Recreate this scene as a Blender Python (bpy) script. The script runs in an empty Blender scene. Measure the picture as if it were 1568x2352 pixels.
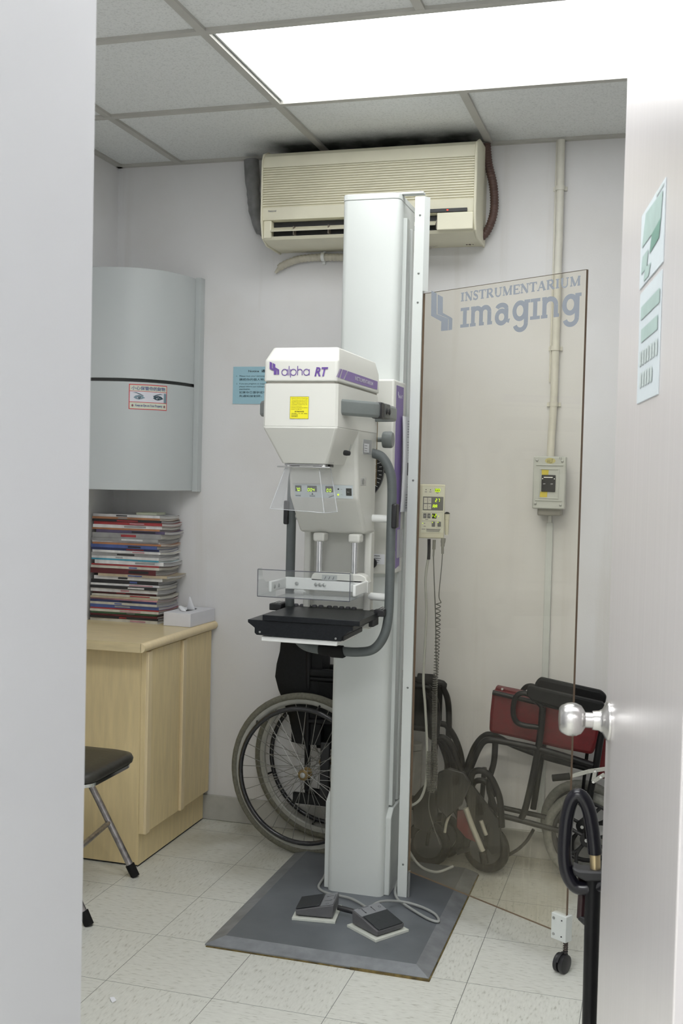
import bpy, bmesh, math, random
from mathutils import Vector, Matrix
random.seed(7)
S = bpy.context.scene
C = bpy.data.collections.new('room'); S.collection.children.link(C)
# ---------------------------------------------------------------- camera, exposure, world
CX, CY, FPX, CAMH = 784.0, 1176.0, 2523.45, 1.363
yaw, pitch, roll = [math.radians(a) for a in (16.282, -2.037, 1.369)]
fw = Vector((-math.sin(yaw)*math.cos(pitch), math.cos(yaw)*math.cos(pitch), math.sin(pitch)))
rt = Vector((math.cos(yaw), math.sin(yaw), 0)); up = rt.cross(fw)
R2 = rt*math.cos(roll) + up*math.sin(roll); U2 = -rt*math.sin(roll) + up*math.cos(roll)
CAM = Vector((0, 0, CAMH))
cd = bpy.data.cameras.new('camera'); cam = bpy.data.objects.new('camera', cd); C.objects.link(cam)
cam.matrix_world = Matrix(((R2.x, U2.x, -fw.x, 0), (R2.y, U2.y, -fw.y, 0), (R2.z, U2.z, -fw.z, CAMH), (0, 0, 0, 1)))
cd.sensor_fit = 'VERTICAL'; cd.sensor_height = 24.0; cd.lens = FPX/2352*24.0
cd.clip_start = 0.02; cd.clip_end = 50
cd.dof.use_dof = True; cd.dof.focus_distance = 3.25; cd.dof.aperture_fstop = 7.0
S.camera = cam
S.view_settings.view_transform = 'Standard'; S.view_settings.look = 'None'
S.view_settings.gamma = 1; S.view_settings.use_curve_mapping = False
S.view_settings.exposure = 0.0
LIGHT, ROOM_FILL, HALL_FILL = 4.6, 10.0, 30.0
wd = bpy.data.worlds.new('world'); S.world = wd; wd.use_nodes = True
wd.node_tree.nodes['Background'].inputs[0].default_value = (.9, .95, 1, 1)
wd.node_tree.nodes['Background'].inputs[1].default_value = 0.05
CEIL, BACK = 2.5425, 3.945

def W(px, py, ax, val):
    "point of the place seen at a photo position, on the plane axis=val"
    d = fw*FPX + R2*(px-CX) - U2*(py-CY)
    return CAM + d*((val-CAM[ax])/d[ax])

# ---------------------------------------------------------------- materials
MATS = {}
def M(name, col, rough=.5, metal=0., var=.05, scale=30., bump=0., emit=0., coat=0., stretch=None):
    if name in MATS: return MATS[name]
    m = bpy.data.materials.new(name); m.use_nodes = True; nt = m.node_tree; N = nt.nodes; L = nt.links
    b = N['Principled BSDF']; b.inputs['Roughness'].default_value = rough; b.inputs['Metallic'].default_value = metal
    if coat: b.inputs['Coat Weight'].default_value = coat
    tc = N.new('ShaderNodeTexCoord'); no = N.new('ShaderNodeTexNoise'); no.inputs['Scale'].default_value = scale
    no.inputs['Detail'].default_value = 4
    if stretch:
        mp = N.new('ShaderNodeMapping'); mp.inputs['Scale'].default_value = stretch
        L.new(tc.outputs['Object'], mp.inputs[0]); L.new(mp.outputs[0], no.inputs['Vector'])
    else: L.new(tc.outputs['Object'], no.inputs['Vector'])
    r = N.new('ShaderNodeValToRGB'); c = Vector(col[:3])
    r.color_ramp.elements[0].position = .3; r.color_ramp.elements[1].position = .7
    r.color_ramp.elements[0].color = (*(c*(1-var)), 1); r.color_ramp.elements[1].color = (*[min(1, v*(1+var)) for v in c], 1)
    L.new(no.outputs['Fac'], r.inputs[0]); L.new(r.outputs[0], b.inputs['Base Color'])
    if bump:
        bp = N.new('ShaderNodeBump'); bp.inputs['Strength'].default_value = bump; bp.inputs['Distance'].default_value = .002
        L.new(no.outputs['Fac'], bp.inputs['Height']); L.new(bp.outputs[0], b.inputs['Normal'])
    if emit:
        b.inputs['Emission Color'].default_value = (*col[:3], 1); b.inputs['Emission Strength'].default_value = emit
    MATS[name] = m; return m

def math_node(N, L, op, a, b=None, clamp=False):
    n = N.new('ShaderNodeMath'); n.operation = op; n.use_clamp = clamp
    for i, v in enumerate((a, b)):
        if v is None: continue
        if isinstance(v, (int, float)): n.inputs[i].default_value = v
        else: L.new(v, n.inputs[i])
    return n.outputs[0]

def reflectance(N, L, ior):
    # Schlick reflectance of a thin sheet, the same from both sides
    ge = N.new('ShaderNodeNewGeometry'); dt = N.new('ShaderNodeVectorMath'); dt.operation = 'DOT_PRODUCT'
    L.new(ge.outputs['Normal'], dt.inputs[0]); L.new(ge.outputs['Incoming'], dt.inputs[1])
    f0 = ((ior-1)/(ior+1))**2
    c = math_node(N, L, 'SUBTRACT', 1., math_node(N, L, 'ABSOLUTE', dt.outputs['Value']), True)
    return math_node(N, L, 'ADD', math_node(N, L, 'MULTIPLY', math_node(N, L, 'POWER', c, 5.), (1-f0)*.75), f0, True)
def clear(name, tint, ior=1.45, haze=0., hazecol=(.8, .8, .8)):
    m = bpy.data.materials.new(name); m.use_nodes = True; nt = m.node_tree; N = nt.nodes; L = nt.links; N.clear()
    o = N.new('ShaderNodeOutputMaterial'); t = N.new('ShaderNodeBsdfTransparent'); t.inputs[0].default_value = (*tint, 1)
    g = N.new('ShaderNodeBsdfGlossy'); g.inputs['Roughness'].default_value = .04
    mx = N.new('ShaderNodeMixShader'); L.new(reflectance(N, L, ior), mx.inputs[0]); L.new(t.outputs[0], mx.inputs[1]); L.new(g.outputs[0], mx.inputs[2])
    d = N.new('ShaderNodeBsdfDiffuse'); d.inputs[0].default_value = (*hazecol, 1)
    m2 = N.new('ShaderNodeMixShader'); m2.inputs[0].default_value = haze
    L.new(mx.outputs[0], m2.inputs[1]); L.new(d.outputs[0], m2.inputs[2]); L.new(m2.outputs[0], o.inputs[0])
    return m, N, L, m2, d

white_enamel = M('cream enamel', (.70, .70, .65), .38, var=.015, scale=4)
white_paint = M('white powder coat', (.66, .69, .67), .45, var=.012, scale=4)
white_plastic = M('white plastic', (.82, .83, .81), .4, var=.02)
grey_tube = M('grey padded tube', (.115, .13, .13), .45, var=.05, scale=60)
grey_handle = M('grey handle plastic', (.19, .21, .205), .4, var=.04)
black_plastic = M('black plastic', (.018, .018, .02), .45, var=.2)
black_satin = M('black satin', (.013, .0145, .017), .33, var=.2, scale=200, bump=.15)
black_tube = M('black painted tube', (.007, .007, .008), .33, var=.2)
chrome = M('chrome steel', (.72, .73, .74), .16, 1., var=.03)
brushed = M('brushed nickel', (.62, .61, .60), .27, 1., var=.08, scale=40, stretch=(30, 1, 1))
purple = M('purple print', (.135, .07, .30), .5, var=.02)
purple_side = M('purple enamel', (.15, .085, .30), .4, var=.03)
steel = M('galvanised steel', (.42, .43, .42), .4, .8, var=.12)
rubber = M('black rubber', (.008, .008, .008), .7, var=.2)
grey_cable = M('grey cable sleeve', (.42, .43, .41), .5, var=.05)
dark_cable = M('dark grey cable', (.13, .13, .12), .5, var=.05)
vinyl_black = M('black vinyl upholstery', (.006, .0065, .007), .6, var=.25, scale=90, bump=.4)
red_vinyl = M('dark red vinyl', (.13, .003, .007), .45, var=.15, scale=60, bump=.3)
ink = M('black ink', (.02, .02, .025), .6, var=.02)
grey_ink = M('grey ink', (.2, .2, .22), .6, var=.02)
paper = M('white paper', (.82, .83, .86), .7, var=.015)
wood = M('maple laminate', (.80, .645, .355), .42, var=.06, scale=7, stretch=(9, 9, 1.1))
wood_top = M('maple laminate worktop', (.70, .58, .34), .3, var=.08, scale=8, stretch=(1.2, 9, 9))
wood_edge = M('maple laminate edging', (.82, .67, .41), .4, var=.04, scale=8, stretch=(9, 9, 1.1))
cream_ac = M('aged cream plastic', (.77, .74, .585), .45, var=.04, scale=9)
cabinet_grey = M('grey lacquer', (.52, .55, .55), .42, var=.015, scale=3)
led = M('yellow green led', (.65, 1., .0), .5, emit=1.1, var=0)

for m_ in (vinyl_black, black_satin, black_tube, rubber): m_.node_tree.nodes['Principled BSDF'].inputs['Specular IOR Level'].default_value = .25
# ---------------------------------------------------------------- mesh builder
class B:
    def __init__(s): s.v = []; s.f = []; s.mi = []; s.cur = 0
    def add(s, vs, fs):
        n = len(s.v); s.v += [tuple(v) for v in vs]; s.f += [tuple(n+i for i in f) for f in fs]; s.mi += [s.cur]*len(fs); return s
    def box(s, x0, x1, y0, y1, z0, z1, m=None):
        vs = [Vector((x, y, z)) for x in (x0, x1) for y in (y0, y1) for z in (z0, z1)]
        if m: vs = [m @ v for v in vs]
        return s.add(vs, [(0, 1, 3, 2), (4, 6, 7, 5), (0, 4, 5, 1), (2, 3, 7, 6), (0, 2, 6, 4), (1, 5, 7, 3)])
    def prism(s, poly, d, m=None):
        "closed outline (3-D points) pushed along vector d"
        a = [Vector(p) for p in poly]; d = Vector(d); b = [p+d for p in a]; n = len(a); vs = a+b
        if m: vs = [m @ v for v in vs]
        return s.add(vs, [tuple(range(n))[::-1], tuple(range(n, 2*n))] + [(i, (i+1) % n, n+(i+1) % n, n+i) for i in range(n)])
    def loft(s, rings, cap=True, close=False):
        n = len(rings[0]); vs = [v for r in rings for v in r]; fs = []
        k = len(rings)
        for j in range(k if close else k-1):
            for i in range(n): fs.append((j*n+i, j*n+(i+1) % n, ((j+1) % k)*n+(i+1) % n, ((j+1) % k)*n+i))
        if cap and not close: fs += [tuple(range(n))[::-1], tuple(range((k-1)*n, k*n))]
        return s.add(vs, fs)
    def tube(s, pts, r, n=12, closed=False, rib=None):
        pts = [Vector(p) for p in pts]; rings = []; k = len(pts); nrm = None
        for i, p in enumerate(pts):
            if closed: t = (pts[(i+1) % k]-pts[i-1]).normalized()
            else: t = (pts[min(i+1, k-1)]-pts[max(i-1, 0)]).normalized()
            if nrm is None:
                nrm = t.orthogonal().normalized()
            nrm = (nrm - t*nrm.dot(t)).normalized(); bn = t.cross(nrm)
            rr = r[i] if isinstance(r, (list, tuple)) else r
            if rib: rr *= rib(i)
            rings.append([p+(nrm*math.cos(a)+bn*math.sin(a))*rr for a in [2*math.pi*q/n for q in range(n)]])
        return s.loft(rings, True, closed)
    def lathe(s, prof, o, ax, n=24):
        "prof = [(distance along axis, radius)]"
        o = Vector(o); ax = Vector(ax).normalized(); e = ax.orthogonal().normalized(); g = ax.cross(e)
        return s.loft([[o+ax*h+(e*math.cos(a)+g*math.sin(a))*max(r, 1e-5) for a in [2*math.pi*q/n for q in range(n)]] for h, r in prof])
    def build(s, name, mat, par=None, bevel=0, seg=2, smooth=True, ang=35):
        me = bpy.data.meshes.new(name); me.from_pydata(s.v, [], s.f)
        for m in (mat if isinstance(mat, (list, tuple)) else [mat]): me.materials.append(m)
        me.polygons.foreach_set('material_index', s.mi)
        bm = bmesh.new(); bm.from_mesh(me); bmesh.ops.recalc_face_normals(bm, faces=bm.faces); bm.to_mesh(me); bm.free()
        if smooth:
            me.polygons.foreach_set('use_smooth', [True]*len(me.polygons)); me.set_sharp_from_angle(angle=math.radians(ang))
        me.update(); o = bpy.data.objects.new(name, me); C.objects.link(o)
        if par: adopt(o, par)
        if bevel:
            b = o.modifiers.new('edge', 'BEVEL'); b.width = bevel; b.segments = seg; b.limit_method = 'ANGLE'; b.angle_limit = math.radians(30)
            b.harden_normals = False
        return o
def origin(o):
    p = Vector((0, 0, 0)); q = o
    while q: p = p+q.location; q = q.parent
    return p
def adopt(o, par):
    o.parent = par; o.matrix_parent_inverse = Matrix.Translation(-origin_abs(par))
def origin_abs(o):
    # things are unrotated empties placed by location; their meshes hold world coordinates
    return o.location.copy() if (o.parent is None and o.type == 'EMPTY') else Vector((0, 0, 0))
def thing(name, label, cat, loc=(0, 0, 0), group=None):
    o = bpy.data.objects.new(name, None); C.objects.link(o); o.location = loc; o.empty_display_size = .05
    o['label'] = label; o['category'] = cat
    if group: o['group'] = group
    return o
def tag(o, label, cat, group=None):
    o['label'] = label; o['category'] = cat
    if group: o['group'] = group
    return o
def struct(o): o['kind'] = 'structure'; return o

def smoothpath(pts, n=10, closed=False):
    P = [Vector(p) for p in pts]; k = len(P); out = []
    for i in range(k if closed else k-1):
        if closed: a, b, c, d = P[i-1], P[i], P[(i+1) % k], P[(i+2) % k]
        else: a, b, c, d = P[max(i-1, 0)], P[i], P[i+1], P[min(i+2, k-1)]
        for j in range(n):
            t = j/n
            out.append(.5*((2*b)+(c-a)*t+(2*a-5*b+4*c-d)*t*t+(3*b-a-3*c+d)*t*t*t))
    if not closed: out.append(P[-1])
    return out

# flat lettering laid on a surface: frame = (origin, u direction, v direction)
def text(s, org, u, v, w, h, name, mat, par=None, shear=0., bold=0., t=.0004):
    cu = bpy.data.curves.new('t', 'FONT'); cu.body = s; cu.size = 1; cu.offset = bold; cu.shear = shear; cu.resolution_u = 3
    ob = bpy.data.objects.new('t', cu); C.objects.link(ob)
    dg = bpy.context.evaluated_depsgraph_get(); me = bpy.data.meshes.new_from_object(ob.evaluated_get(dg))
    bpy.data.objects.remove(ob); bpy.data.curves.remove(cu)
    xs = [p.co.x for p in me.vertices]; ys = [p.co.y for p in me.vertices]
    if not xs: return None
    x0, x1, y0, y1 = min(xs), max(xs), min(ys), max(ys)
    u = Vector(u).normalized(); v = Vector(v).normalized(); n = u.cross(v); org = Vector(org)
    for p in me.vertices:
        a = (p.co.x-x0)/(x1-x0)*w; b = (p.co.y-y0)/(y1-y0)*h
        p.co = org+u*a+v*b+n*t
    me.materials.clear(); me.materials.append(mat); me.name = name
    o = bpy.data.objects.new(name, me); C.objects.link(o)
    if par: adopt(o, par)
    return o
class Flat:
    "ribbons and patches drawn in a (u,v) frame just proud of a surface"
    def __init__(s, org, u, v, t=.0004):
        s.o = Vector(org); s.u = Vector(u); s.v = Vector(v); s.n = s.u.cross(s.v).normalized()*t; s.b = B(); s.c = 0
    def P(s, a, b): return s.o+s.u*a+s.v*b+s.n
    def poly(s, pts, lift=0, mi=0):
        s.b.cur = mi; s.c += 1; k = s.n*(lift+.035*(s.c % 40))
        s.b.add([s.P(a, b)+k for a, b in pts], [tuple(range(len(pts)))]); return s
    def rect(s, a0, b0, a1, b1, lift=0, mi=0): return s.poly([(a0, b0), (a1, b0), (a1, b1), (a0, b1)], lift, mi)
    def ell(s, a, b, ra, rb, lift=0, mi=0, n=20):
        return s.poly([(a+ra*math.cos(2*math.pi*i/n), b+rb*math.sin(2*math.pi*i/n)) for i in range(n)], lift, mi)
    def line(s, pts, w, closed=False, lift=0, mi=0):
        n = len(pts); L = []; Rr = []
        for i, p in enumerate(pts):
            a = pts[i-1] if (i > 0 or closed) else pts[i]; c = pts[(i+1) % n] if (i < n-1 or closed) else pts[i]
            dx, dy = c[0]-a[0], c[1]-a[1]; q = math.hypot(dx, dy) or 1; dx /= q; dy /= q
            L.append((p[0]-dy*w/2, p[1]+dx*w/2)); Rr.append((p[0]+dy*w/2, p[1]-dx*w/2))
        s.b.cur = mi; s.c += 1; k = s.n*(lift+.035*(s.c % 40))
        vs = [s.P(*x)+k for x in L+Rr]
        s.b.add(vs, [(i, (i+1) % n, n+(i+1) % n, n+i) for i in range(n if closed else n-1)]); return s
    def arc(s, a, b, r, t0, t1, w, ry=None, lift=0, n=16, mi=0):
        ry = ry or r
        return s.line([(a+r*math.cos(math.radians(t0+(t1-t0)*i/n)), b+ry*math.sin(math.radians(t0+(t1-t0)*i/n))) for i in range(n+1)], w, False, lift, mi)
    def build(s, name, mat, par=None): return s.b.build(name, mat, par, smooth=False)
SEG = {'0': 'abcdef', '1': 'bc', '2': 'abged', '7': 'abc', '4': 'fgbc', 'A': 'abcefg', '8': 'abcdefg'}
def digits(fl, s, a, b, w, h, th, gap=1.35, mi=0, lean=.12):
    for ch in s:
        if ch != ' ' and ch != '.':
            X = lambda x, y: (a+x*w+lean*y*h, b+y*h); e = .06
            G = {'a': ((e, 1), (1-e, 1)), 'b': ((1, 1-e), (1, .5+e)), 'c': ((1, .5-e), (1, e)), 'd': ((e, 0), (1-e, 0)), 'e': ((0, .5-e), (0, e)), 'f': ((0, 1-e), (0, .5+e)), 'g': ((e, .5), (1-e, .5))}
            for q in SEG[ch]: fl.line([X(*G[q][0]), X(*G[q][1])], th, lift=2, mi=mi)
            a += w*gap
        elif ch == '.': fl.ell(a-w*.12, b, th*.7, th*.7, 2, mi, 8)
        else: a += w*gap
XU, ZU = Vector((1, 0, 0)), Vector((0, 0, 1))

# ================================================================= THE SETTING
def floor_material():
    m = bpy.data.materials.new('vinyl floor tiles'); m.use_nodes = True; nt = m.node_tree; N = nt.nodes; L = nt.links; b = N['Principled BSDF']
    b.inputs['Roughness'].default_value = .32
    tc = N.new('ShaderNodeTexCoord'); sp = N.new('ShaderNodeSeparateXYZ'); L.new(tc.outputs['Object'], sp.inputs[0])
    T = .305
    def cell(o, off):
        q = math_node(N, L, 'DIVIDE', math_node(N, L, 'ADD', o, off), T)
        return math_node(N, L, 'FLOOR', q), math_node(N, L, 'FRACT', q)
    ix, fx = cell(sp.outputs[0], .463+T*20); iy, fy = cell(sp.outputs[1], -2.897+T*20)
    def edge(f): return math_node(N, L, 'MINIMUM', f, math_node(N, L, 'SUBTRACT', 1., f))
    ed = math_node(N, L, 'MINIMUM', edge(fx), edge(fy)); gr = math_node(N, L, 'LESS_THAN', ed, .0028)
    par = math_node(N, L, 'MODULO', math_node(N, L, 'ADD', ix, iy), 2.)
    def streak(sx, sy):
        mp = N.new('ShaderNodeMapping'); mp.inputs['Scale'].default_value = (sx, sy, 1)
        L.new(tc.outputs['Object'], mp.inputs[0]); n = N.new('ShaderNodeTexNoise'); n.inputs['Scale'].default_value = 1; n.inputs['Detail'].default_value = 3
        L.new(mp.outputs[0], n.inputs['Vector']); return n.outputs['Fac']
    a, c = streak(38, 150), streak(150, 38)
    mx = N.new('ShaderNodeMix'); L.new(par, mx.inputs[0]); L.new(a, mx.inputs[2]); L.new(c, mx.inputs[3])
    r = N.new('ShaderNodeValToRGB'); e = r.color_ramp.elements; e[0].position = .27; e[0].color = (.46, .46, .40, 1); e[1].position = .42; e[1].color = (.66, .665, .61, 1)
    x = r.color_ramp.elements.new(.8); x.color = (.74, .745, .69, 1)
    L.new(mx.outputs[0], r.inputs[0])
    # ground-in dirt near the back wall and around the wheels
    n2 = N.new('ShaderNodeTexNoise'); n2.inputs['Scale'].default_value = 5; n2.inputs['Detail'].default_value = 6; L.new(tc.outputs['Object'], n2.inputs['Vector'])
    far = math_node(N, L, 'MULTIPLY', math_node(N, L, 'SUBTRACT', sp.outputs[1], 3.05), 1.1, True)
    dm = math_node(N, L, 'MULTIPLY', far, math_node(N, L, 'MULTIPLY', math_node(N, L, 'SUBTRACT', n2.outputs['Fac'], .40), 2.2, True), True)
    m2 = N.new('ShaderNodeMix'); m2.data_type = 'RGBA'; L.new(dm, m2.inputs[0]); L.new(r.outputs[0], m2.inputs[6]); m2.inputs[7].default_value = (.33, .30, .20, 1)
    m3 = N.new('ShaderNodeMix'); m3.data_type = 'RGBA'; L.new(gr, m3.inputs[0]); L.new(m2.outputs[2], m3.inputs[6]); m3.inputs[7].default_value = (.14, .15, .14, 1)
    L.new(m3.outputs[2], b.inputs['Base Color']); return m
def wall_material():
    m = bpy.data.materials.new('off white painted wall'); m.use_nodes = True; nt = m.node_tree; N = nt.nodes; L = nt.links; b = N['Principled BSDF']
    b.inputs['Roughness'].default_value = .75
    tc = N.new('ShaderNodeTexCoord'); n = N.new('ShaderNodeTexNoise'); n.inputs['Scale'].default_value = 2.3; n.inputs['Detail'].default_value = 7; L.new(tc.outputs['Object'], n.inputs['Vector'])
    r = N.new('ShaderNodeValToRGB'); e = r.color_ramp.elements; e[0].position = .25; e[0].color = (.72, .705, .69, 1); e[1].position = .5; e[1].color = (.775, .77, .77, 1)
    L.new(n.outputs['Fac'], r.inputs[0])
    mp = N.new('ShaderNodeMapping'); mp.inputs['Scale'].default_value = (14, 14, .7); L.new(tc.outputs['Object'], mp.inputs[0])
    n2 = N.new('ShaderNodeTexNoise'); n2.inputs['Scale'].default_value = 1; n2.inputs['Detail'].default_value = 5; L.new(mp.outputs[0], n2.inputs['Vector'])
    st = math_node(N, L, 'MULTIPLY', math_node(N, L, 'SUBTRACT', n2.outputs['Fac'], .60), 1.6, True)
    mx = N.new('ShaderNodeMix'); mx.data_type = 'RGBA'; L.new(st, mx.inputs[0]); L.new(r.outputs[0], mx.inputs[6]); mx.inputs[7].default_value = (.52, .48, .40, 1)
    L.new(mx.outputs[2], b.inputs['Base Color'])
    n3 = N.new('ShaderNodeTexNoise'); n3.inputs['Scale'].default_value = 160; L.new(tc.outputs['Object'], n3.inputs['Vector'])
    bp = N.new('ShaderNodeBump'); bp.inputs['Strength'].default_value = .12; bp.inputs['Distance'].default_value = .002; L.new(n3.outputs['Fac'], bp.inputs['Height']); L.new(bp.outputs[0], b.inputs['Normal'])
    return m
def ceiling_material():
    m = bpy.data.materials.new('mineral fibre ceiling tile'); m.use_nodes = True; nt = m.node_tree; N = nt.nodes; L = nt.links; b = N['Principled BSDF']
    b.inputs['Roughness'].default_value = .9
    tc = N.new('ShaderNodeTexCoord'); n = N.new('ShaderNodeTexNoise'); n.inputs['Scale'].default_value = 170; n.inputs['Detail'].default_value = 5; L.new(tc.outputs['Object'], n.inputs['Vector'])
    r = N.new('ShaderNodeValToRGB'); e = r.color_ramp.elements; e[0].position = .34; e[0].color = (.68, .695, .68, 1); e[1].position = .50; e[1].color = (.80, .815, .80, 1)
    L.new(n.outputs['Fac'], r.inputs[0])
    # soot blown onto the tiles around the top of the air conditioner
    sp = N.new('ShaderNodeSeparateXYZ'); L.new(tc.outputs['Object'], sp.inputs[0])
    dx = math_node(N, L, 'MAXIMUM', math_node(N, L, 'SUBTRACT', math_node(N, L, 'ABSOLUTE', math_node(N, L, 'ADD', sp.outputs[0], 1.03)), .33), 0.)
    dy = math_node(N, L, 'MAXIMUM', math_node(N, L, 'SUBTRACT', 3.84, sp.outputs[1]), 0.)
    d = math_node(N, L, 'SQRT', math_node(N, L, 'ADD', math_node(N, L, 'MULTIPLY', dx, dx), math_node(N, L, 'MULTIPLY', dy, dy)))
    n2 = N.new('ShaderNodeTexNoise'); n2.inputs['Scale'].default_value = 14; n2.inputs['Detail'].default_value = 5; L.new(tc.outputs['Object'], n2.inputs['Vector'])
    near = math_node(N, L, 'SUBTRACT', 1., math_node(N, L, 'DIVIDE', d, .19), True)
    q = math_node(N, L, 'MULTIPLY', math_node(N, L, 'POWER', near, 1.5), math_node(N, L, 'ADD', n2.outputs['Fac'], .45), True)
    mx = N.new('ShaderNodeMix'); mx.data_type = 'RGBA'; L.new(q, mx.inputs[0]); L.new(r.outputs[0], mx.inputs[6]); mx.inputs[7].default_value = (.085, .09, .08, 1)
    L.new(mx.outputs[2], b.inputs['Base Color'])
    bp = N.new('ShaderNodeBump'); bp.inputs['Strength'].default_value = .35; bp.inputs['Distance'].default_value = .002; L.new(n.outputs['Fac'], bp.inputs['Height']); L.new(bp.outputs[0], b.inputs['Normal'])
    return m
FM, WM, CM = floor_material(), wall_material(), ceiling_material()
XL, XR, YF, YR = -2.10, .95, 1.02, -1.7
struct(B().box(XL, XR, YR, BACK, -.1, 0).build('floor', FM, smooth=False))
struct(B().box(XL-.1, XR+.1, BACK, BACK+.1, 0, 2.8).build('wall_back', WM, smooth=False))
struct(B().box(XL-.1, XL, YR, BACK, 0, 2.8).build('wall_left', WM, smooth=False))
struct(B().box(XR, XR+.1, YR, BACK, 0, 2.8).build('wall_right', WM, smooth=False))
struct(B().box(XL-.1, XR+.1, YR-.1, YR, 0, 2.8).build('wall_rear', WM, smooth=False))
hall_paint = M('pale grey door frame paint', (.56, .565, .585), .42, var=.01, scale=3)
OL, OR, YI = -.728, .075, 1.30
b = B().box(XL, OL, YF, YI, 0, CEIL).box(OR, XR, YF, YI, 0, CEIL).box(OL, OR, YF, YI, 2.33, CEIL)
struct(b.build('wall_front', hall_paint, smooth=False))
struct(B().box(XL, XR, BACK-.012, BACK, 0, .097).build('baseboard_back', M('grey skirting paint', (.46, .455, .42), .6, var=.06), bevel=.003))
# suspended ceiling: tiles, with openings for the room light and two added, unseen fill panels
LX0, LX1, LY0, LY1 = -1.223, -.023, 2.788, 3.365
HX0, HX1, HY0, HY1 = -1.05, .15, -.9, -.3
KX0, KX1, KY0, KY1 = -1.223, -.023, 1.592, 2.166
b = B()
def cell_box(x0, x1, y0, y1): b.box(x0, x1, y0, y1, CEIL+.008, CEIL+.03)
cell_box(XL, XR, LY1, BACK); cell_box(XL, LX0, LY0, LY1); cell_box(LX1, XR, LY0, LY1)
cell_box(XL, XR, HY1, KY0); cell_box(XL, KX0, KY0, KY1); cell_box(KX1, XR, KY0, KY1); cell_box(XL, XR, KY1, LY0); cell_box(XL, HX0, HY0, HY1); cell_box(HX1, XR, HY0, HY1); cell_box(XL, XR, YR, HY0)
b.box(XL-.1, XR+.1, YR-.1, BACK+.1, 2.80, 2.85)
struct(b.build('ceiling', CM, smooth=False))
tee = M('painted ceiling grid', (.50, .49, .45), .55, var=.06, scale=8)
b = B(); hw = .0125
for k in range(-1, 5):
    x = -.632+.602*(k-2)+.602; 
    if not XL < x < XR: continue
    if abs(x+.632) < .01 : b.box(x-hw, x+hw, LY1+.006, BACK, CEIL-.001, CEIL+.0078).box(x-hw, x+hw, KY1+.006, LY0-.006, CEIL-.001, CEIL+.0085).box(x-hw, x+hw, YI, KY0, CEIL-.001, CEIL+.0085)
    else: b.box(x-hw, x+hw, YI, BACK, CEIL-.001, CEIL+.0085)
for k in range(-3, 1):
    y = 3.3775+.599*k
    b.box(XL, XR, y-hw, y+hw, CEIL-.0014, CEIL+.0081)
b.box(XL, XR, BACK-.022, BACK, CEIL-.002, CEIL+.0078).box(XL, XL+.022, YI, BACK, CEIL-.002, CEIL+.0078)
struct(b.build('trim_1', tee, smooth=False))
def light_panel(x0, x1, y0, y1, e, label, name='ceiling_light'):
    t = thing(name, label, 'ceiling light', ((x0+x1)/2, (y0+y1)/2, CEIL))
    g = M('lit opal diffuser %g' % e, (1, 1, 1), .5, emit=e, var=0)
    g.node_tree.nodes['Principled BSDF'].inputs['Emission Color'].default_value = (.985, 1, 1, 1)
    B().box(x0, x1, y0, y1, CEIL+.010, CEIL+.014).build('diffuser', g, t, smooth=False)
    B().box(x0-.005, x1+.005, y0-.005, y1+.005, CEIL+.09, CEIL+.11).box(x0-.005, x0, y0, y1, CEIL+.009, CEIL+.09).box(x1, x1+.005, y0, y1, CEIL+.009, CEIL+.09).build('housing', white_paint, t, smooth=False)
    return t
light_panel(LX0+.011, LX1, LY0, LY1, LIGHT, 'large bright rectangular ceiling light panel above the x-ray machine')
light_panel(KX0, KX1, KY0, KY1, ROOM_FILL, 'unseen ceiling panel added just inside the doorway to brighten the machine front')  # out of view, added to brighten machine front, door and frame
light_panel(HX0, HX1, HY0, HY1, HALL_FILL, 'unseen ceiling panel added in the hallway to light the door and doorway')  # behind the camera, added as fill for the door face and jamb

# ----- the open door at the right
E0, E1 = Vector((-.085, 2.03, 0)), Vector((.03, 1.3, 0)); dd = (E1-E0).normalized(); dn = Vector((dd.y, -dd.x, 0))  # dn points to the left face
if dn.x > 0: dn = -dn
DM = Matrix(((dd.x, -dn.x, 0, E0.x), (dd.y, -dn.y, 0, E0.y), (0, 0, 1, 0), (0, 0, 0, 1)))   # local x along leaf, y into leaf
door_mat = M('pale pinkish stainless door sheet', (.80, .765, .77), .28, .35, var=.03, scale=3, stretch=(40, 40, .4))
leaf = struct(B().box(0, (E1-E0).length, 0, .04, .008, 2.30, DM).build('door_1', door_mat, bevel=.002))
kb = DM @ Vector((.055, 0, .938))
B().lathe([(0, .034), (.004, .0345), (.0065, .033), (.013, .021), (.019, .0175), (.030, .0165), (.0305, .0135), (.043, .0135), (.046, .019), (.050, .0245), (.0585, .0285), (.066, .0295), (.074, .0285), (.084, .024), (.0875, .020), (.0885, .012), (.0885, 0)], kb, dn, 40).build('door_knob', brushed, leaf, ang=50)
faded = M('faded bluish paper', (.62, .68, .71), .7, var=.02)
tag_g = M('green print', (.40, .52, .49), .6, var=.06); dk_g = M('dark green print', (.17, .32, .26), .6, var=.06); gr_g = M('pale grey print', (.55, .62, .61), .6, var=.1)
def poster(t0, t1, z0, z1, marks, label):
    t = thing('paper_notice', label, 'notice', DM @ Vector(((t0+t1)/2, 0, z0)))
    B().box(t0, t1, -.0016, -.0004, z0, z1, DM).build('sheet', faded, t, smooth=False)
    org = DM @ Vector((t0, -.0017, z0)); fl = Flat(org, dd, ZU, .0004); fl.n = dn*.0004
    for k, pts in marks: fl.poly(pts, 1, k)
    fl.build('printing', [tag_g, dk_g, gr_g], t); return t
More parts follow.
